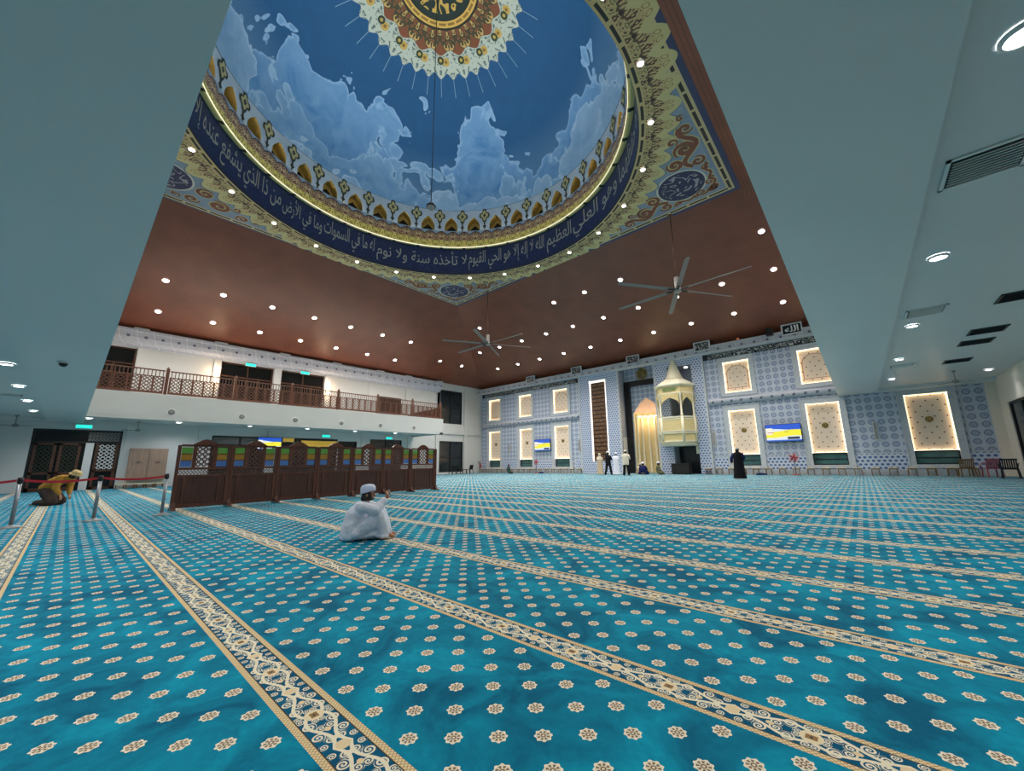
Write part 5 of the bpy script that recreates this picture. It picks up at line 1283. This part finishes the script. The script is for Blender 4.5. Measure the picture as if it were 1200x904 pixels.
def shirt_trousers(body, J, ms, mt, zhem=.8):
    robe_loft(body, ms, [(zhem, 0, .2, .16), (.95, 0, .205, .165), (1.15, 0, .195, .15), (1.32, 0, .225, .15), (1.41, 0, .19, .12), (1.46, 0, .09, .085), (1.5, .005, .068, .068)], sleeves(J), 'shirt', 9, .03)
    mb = MB(); mb.rings([[(rx*math.cos(2*PI*j/16), ry*math.sin(2*PI*j/16), z) for j in range(16)] for z, rx, ry in ((.8, .17, .13), (.9, .185, .14), (1.0, .18, .135))], 0, True)
    for s in 'LR': mb.tube([J['hip'+s], J['knee'+s], V3(J['ankle'+s])+V3((0, 0, -.02))], [.115, .085, .07], 12)
    mb.build('trousers', mt, body)
# standing worshippers near the front wall
A1 = {'L': ((-.23, .1, 1.14), (-.08, .3, 1.12)), 'R': ((.23, .1, 1.14), (.08, .3, 1.12))}
J = stand_joints(.02, A1); b = figure('person in a beige robe and headscarf standing before the brown calligraphy panel', (-16.15, 28.3, 0), .5, J, hands_fwd(), [], hair=False, cap=(.115, .12, False), capm=M['cloth_cream'], scale=.97); robe_loft(b, M['cloth_beige'], ROBE, sleeves(J))
robe_loft(b, M['cloth_cream'], [(1.22, 0, .24, .17), (1.36, 0, .23, .16), (1.46, 0, .13, .12), (1.54, .0, .1, .105)], [], 'shawl', 8, .04)
J = stand_joints(.12, A1, .6); b = figure('person in black clothes and a white cap, standing with legs apart', (-14.75, 27.1, 0), -.15, J, hands_fwd(), [], cap=(.103, .09, False), capm=M['cloth_white'], scale=1.06); shirt_trousers(b, J, M['cloth_black'], M['cloth_black'])
J = stand_joints(.04, A1); b = figure('person in a white robe and white cap, half hidden behind the one in black', (-14.75, 28.4, 0), .3, J, hands_fwd(), [], cap=(.103, .09, False), capm=M['cloth_white'], scale=1.0); robe_loft(b, M['cloth_white'], ROBE, sleeves(J))
J = stand_joints(.07, A1, .3); b = figure('person in a loose cream shirt, black trousers and cap, seen from behind', (-12.75, 26.0, 0), .1, J, hands_fwd(), [], cap=(.103, .08, False), capm=M['cloth_cream'], scale=1.07); shirt_trousers(b, J, M['cloth_cream'], M['cloth_black'], .74)
A2 = {'L': ((-.31, -.02, 1.13), (-.33, .06, .9)), 'R': ((.28, .05, 1.13), (.2, .22, 1.0))}
J = stand_joints(.03, A2); b = figure('person in a long black robe with navy sleeves, standing alone on the carpet', (-5.1, 23.75, 0), .15, J, HD, [], cap=(.1, .05, False), capm=M['greymetal'], scale=.99); robe_loft(b, M['cloth_black'], [(z, c, rx*1.08, ry*1.1) for z, c, rx, ry in ROBE], [])
mb = MB(); [mb.tube(*sl_) for sl_ in sleeves(J, .085, .08)]; mb.build('sleeves', M['cloth_navy'], b)
# people sitting near the mihrab: cross-legged
def sit_cross(label, loc, rz, m, cap=None, capm=None, scale=1.0, hood=None):
    J = {'pelvis': (0, 0, .13), 'belly': (0, .02, .28), 'chest': (0, .04, .46), 'neck': (0, .06, .62), 'head': (0, .09, .735)}
    for s, x in (('L', -1), ('R', 1)):
        J['shoulder'+s] = (x*.18, .04, .54); J['elbow'+s] = (x*.25, .1, .3); J['wrist'+s] = (x*.16, .3, .22); J['hip'+s] = (x*.1, .04, .12); J['knee'+s] = (x*.33, .26, .12); J['ankle'+s] = (-x*.02, .36+.05*x, .07); J['toe'+s] = (-x*.16, .34+.05*x, .05)
    hands = {'L': ((.2, .8, -.5), (1, 0, .2), (0, -.3, -1), .4), 'R': ((-.2, .8, -.5), (-1, 0, .2), (0, -.3, -1), .4)}
    cl = [('robe', m, {'p': ('pelvis', .2), 'b': ('belly', .19), 'c': ('chest', (.2, .16)), 'n': ('neck', .075), 'sL': ('shoulderL', .085), 'eL': ('elbowL', .075), 'wL': ('wristL', .06), 'sR': ('shoulderR', .085), 'eR': ('elbowR', .075), 'wR': ('wristR', .06), 'kL': ('kneeL', .11), 'aL': ('ankleL', .085), 'kR': ('kneeR', .11), 'aR': ('ankleR', .085)},
           [('p', 'b'), ('b', 'c'), ('c', 'n'), ('c', 'sL'), ('sL', 'eL'), ('eL', 'wL'), ('c', 'sR'), ('sR', 'eR'), ('eR', 'wR'), ('p', 'kL'), ('kL', 'aL'), ('p', 'kR'), ('kR', 'aR')], 'p')]
    return figure(label, loc, rz, J, hands, cl, cap=cap, capm=capm, scale=scale)
sit_cross('person in dark navy clothes and white cap sitting before the mihrab', (-12.85, 29.0, 0), .2, M['cloth_navy'], (.103, .08, False), M['cloth_white'], 1.1)
sit_cross('person in beige clothes sitting just left of the one in dark navy', (-13.35, 29.6, 0), .3, M['cloth_beige'], (.1, .05, False), M['cloth_cream'], 1.0)
sit_cross('person in olive clothes and white cap sitting between the mihrab and the pulpit', (-11.9, 29.5, 0), -1.2, M['cloth_olive'], (.105, .1, False), M['cloth_white'], 1.1)
sit_cross('person in dark green clothes sitting near the left corner of the front wall', (-26.6, 28.6, 0), -1.0, M['cloth_green'], None, None, 1.1)

# man in white sitting on the carpet, taking a picture
J = {'pelvis': (0, 0, .13), 'belly': (0, .0, .27), 'chest': (0, .05, .44), 'neck': (0, .115, .565), 'head': (0, .16, .665)}
for s, x in (('L', -1), ('R', 1)):
    J['shoulder'+s] = (x*.165, .08, .50); J['elbow'+s] = (x*.20, .30, .44); J['wrist'+s] = (x*.055, .42, .60); J['hip'+s] = (x*.09, .05, .13); J['knee'+s] = (x*.13, .36, .40); J['ankle'+s] = (x*.11, .44, .08); J['toe'+s] = (x*.12, .60, .03)
hands = {'L': ((.15, .35, .9), (.2, 1, 0), (1, .1, 0), .75), 'R': ((-.15, .35, .9), (-.2, 1, 0), (-1, .1, 0), .75)}
SEAT_RZ = -.62
man = figure('man in a white robe and cap sitting on the carpet, holding up a phone', (-6.02, 3.03, 0), SEAT_RZ, J, hands, [], head_dir=(.12, 1, .08), cap=(.106, .12, False), capm=M['cloth_cap'], scale=.98)
SG = [((0, -.03, .05), (.25, .22, .06), (0, -.03, .16), (.25, .20, .12)), ((0, -.03, .16), (.25, .2, .12), (0, .0, .38), (.205, .16, .12)), ((0, .0, .38), (.205, .16, .12), (0, .06, .49), (.17, .12, .09)), ((0, .07, .49), (.15, .1, .08), (0, .11, .555), (.075, .075, .04))]
for s_, x in (('L', -1), ('R', 1)):
    SG += [((x*.13, .02, .10), (.14, .14, .10), (x*.12, .34, .34), (.10, .11, .11)), ((x*.12, .35, .36), (.095, .095, .09), (x*.11, .43, .12), (.095, .09, .1)), ((x*.11, .43, .1), (.1, .1, .09), (x*.11, .42, .05), (.12, .11, .05)),
           (J['shoulder'+s_], .088, J['elbow'+s_], .078), (J['elbow'+s_], .078, V3(J['wrist'+s_])*.85+V3(J['elbow'+s_])*.15, .052)]
SG += [((0, .1, .08), (.22, .2, .08), (0, .36, .08), (.16, .12, .08)), ((0, .2, .16), (.16, .15, .1), (0, .36, .28), (.1, .09, .1))]
cloth_blob('robe', SG, M['cloth_white'], man, .014, .035)
ph = thing('mobile_phone', 'black phone held up by the man in white', 'phone', (0, 0, 0))
Rz = Matrix.Rotation(SEAT_RZ, 3, 'Z'); p = Vector((-6.02, 3.03, 0))+Rz @ Vector((.0, .475, .70))*.98
ph.location = p; ph.rotation_euler = (.15, 0, SEAT_RZ)
MB().box(-.078, .078, -.005, .005, -.038, .038).build('body', M['phone'], ph, bevel=.003); MB().box(-.074, .074, -.0062, -.005, -.034, .034).build('screen', M['screenlit'], ph)

# person kneeling behind the red belt, leaning forward
J = {'pelvis': (0, .12, .52), 'belly': (0, .27, .64), 'chest': (0, .46, .75), 'neck': (0, .62, .81), 'head': (0, .74, .84)}
for s, x in (('L', -1), ('R', 1)):
    J['shoulder'+s] = (x*.17, .52, .77); J['elbow'+s] = (x*.2, .48, .5); J['wrist'+s] = (x*.14, .56, .3); J['hip'+s] = (x*.09, .12, .5); J['knee'+s] = (x*.11, .38, .07); J['ankle'+s] = (x*.11, -.05, .07); J['toe'+s] = (x*.1, -.2, .03)
hands = {'L': ((.1, .4, -.9), (1, 0, 0), (0, -1, 0), .4), 'R': ((-.1, .4, -.9), (-1, 0, 0), (0, -1, 0), .4)}
kn = figure('person in a mustard shirt, brown trousers and tan hat kneeling behind the red belt', (-20.25, -.42, 0), -.74, J, hands, [], head_dir=(0, .85, -.5), cap=(.106, .1, True), capm=M['hat_tan'], scale=1.12)
SG = [((0, .09, .50), (.20, .18, .14), (0, .27, .66), (.21, .17, .13)), ((0, .27, .66), (.21, .17, .13), (0, .48, .76), (.20, .13, .11)), ((0, .48, .76), (.18, .12, .1), (0, .59, .80), (.085, .085, .07))]
for s_, x in (('L', -1), ('R', 1)): SG += [(J['shoulder'+s_], .092, J['elbow'+s_], .08), (J['elbow'+s_], .08, V3(J['wrist'+s_])*.8+V3(J['elbow'+s_])*.2, .06)]
cloth_blob('shirt', SG, M['cloth_mustard'], kn, .016, .02)
SG = [((0, .12, .46), (.205, .17, .12), (0, .2, .3), (.22, .19, .14))]
for s_, x in (('L', -1), ('R', 1)): SG += [((x*.1, .14, .42), (.12, .16, .12), (x*.12, .36, .14), (.13, .14, .12)), ((x*.12, .36, .1), (.13, .14, .1), (x*.11, .0, .09), (.095, .1, .085))]
SG += [((0, .3, .1), (.16, .16, .1), (0, .1, .1), (.14, .14, .1))]
cloth_blob('trousers', SG, M['cloth_brown'], kn, .016, .02)
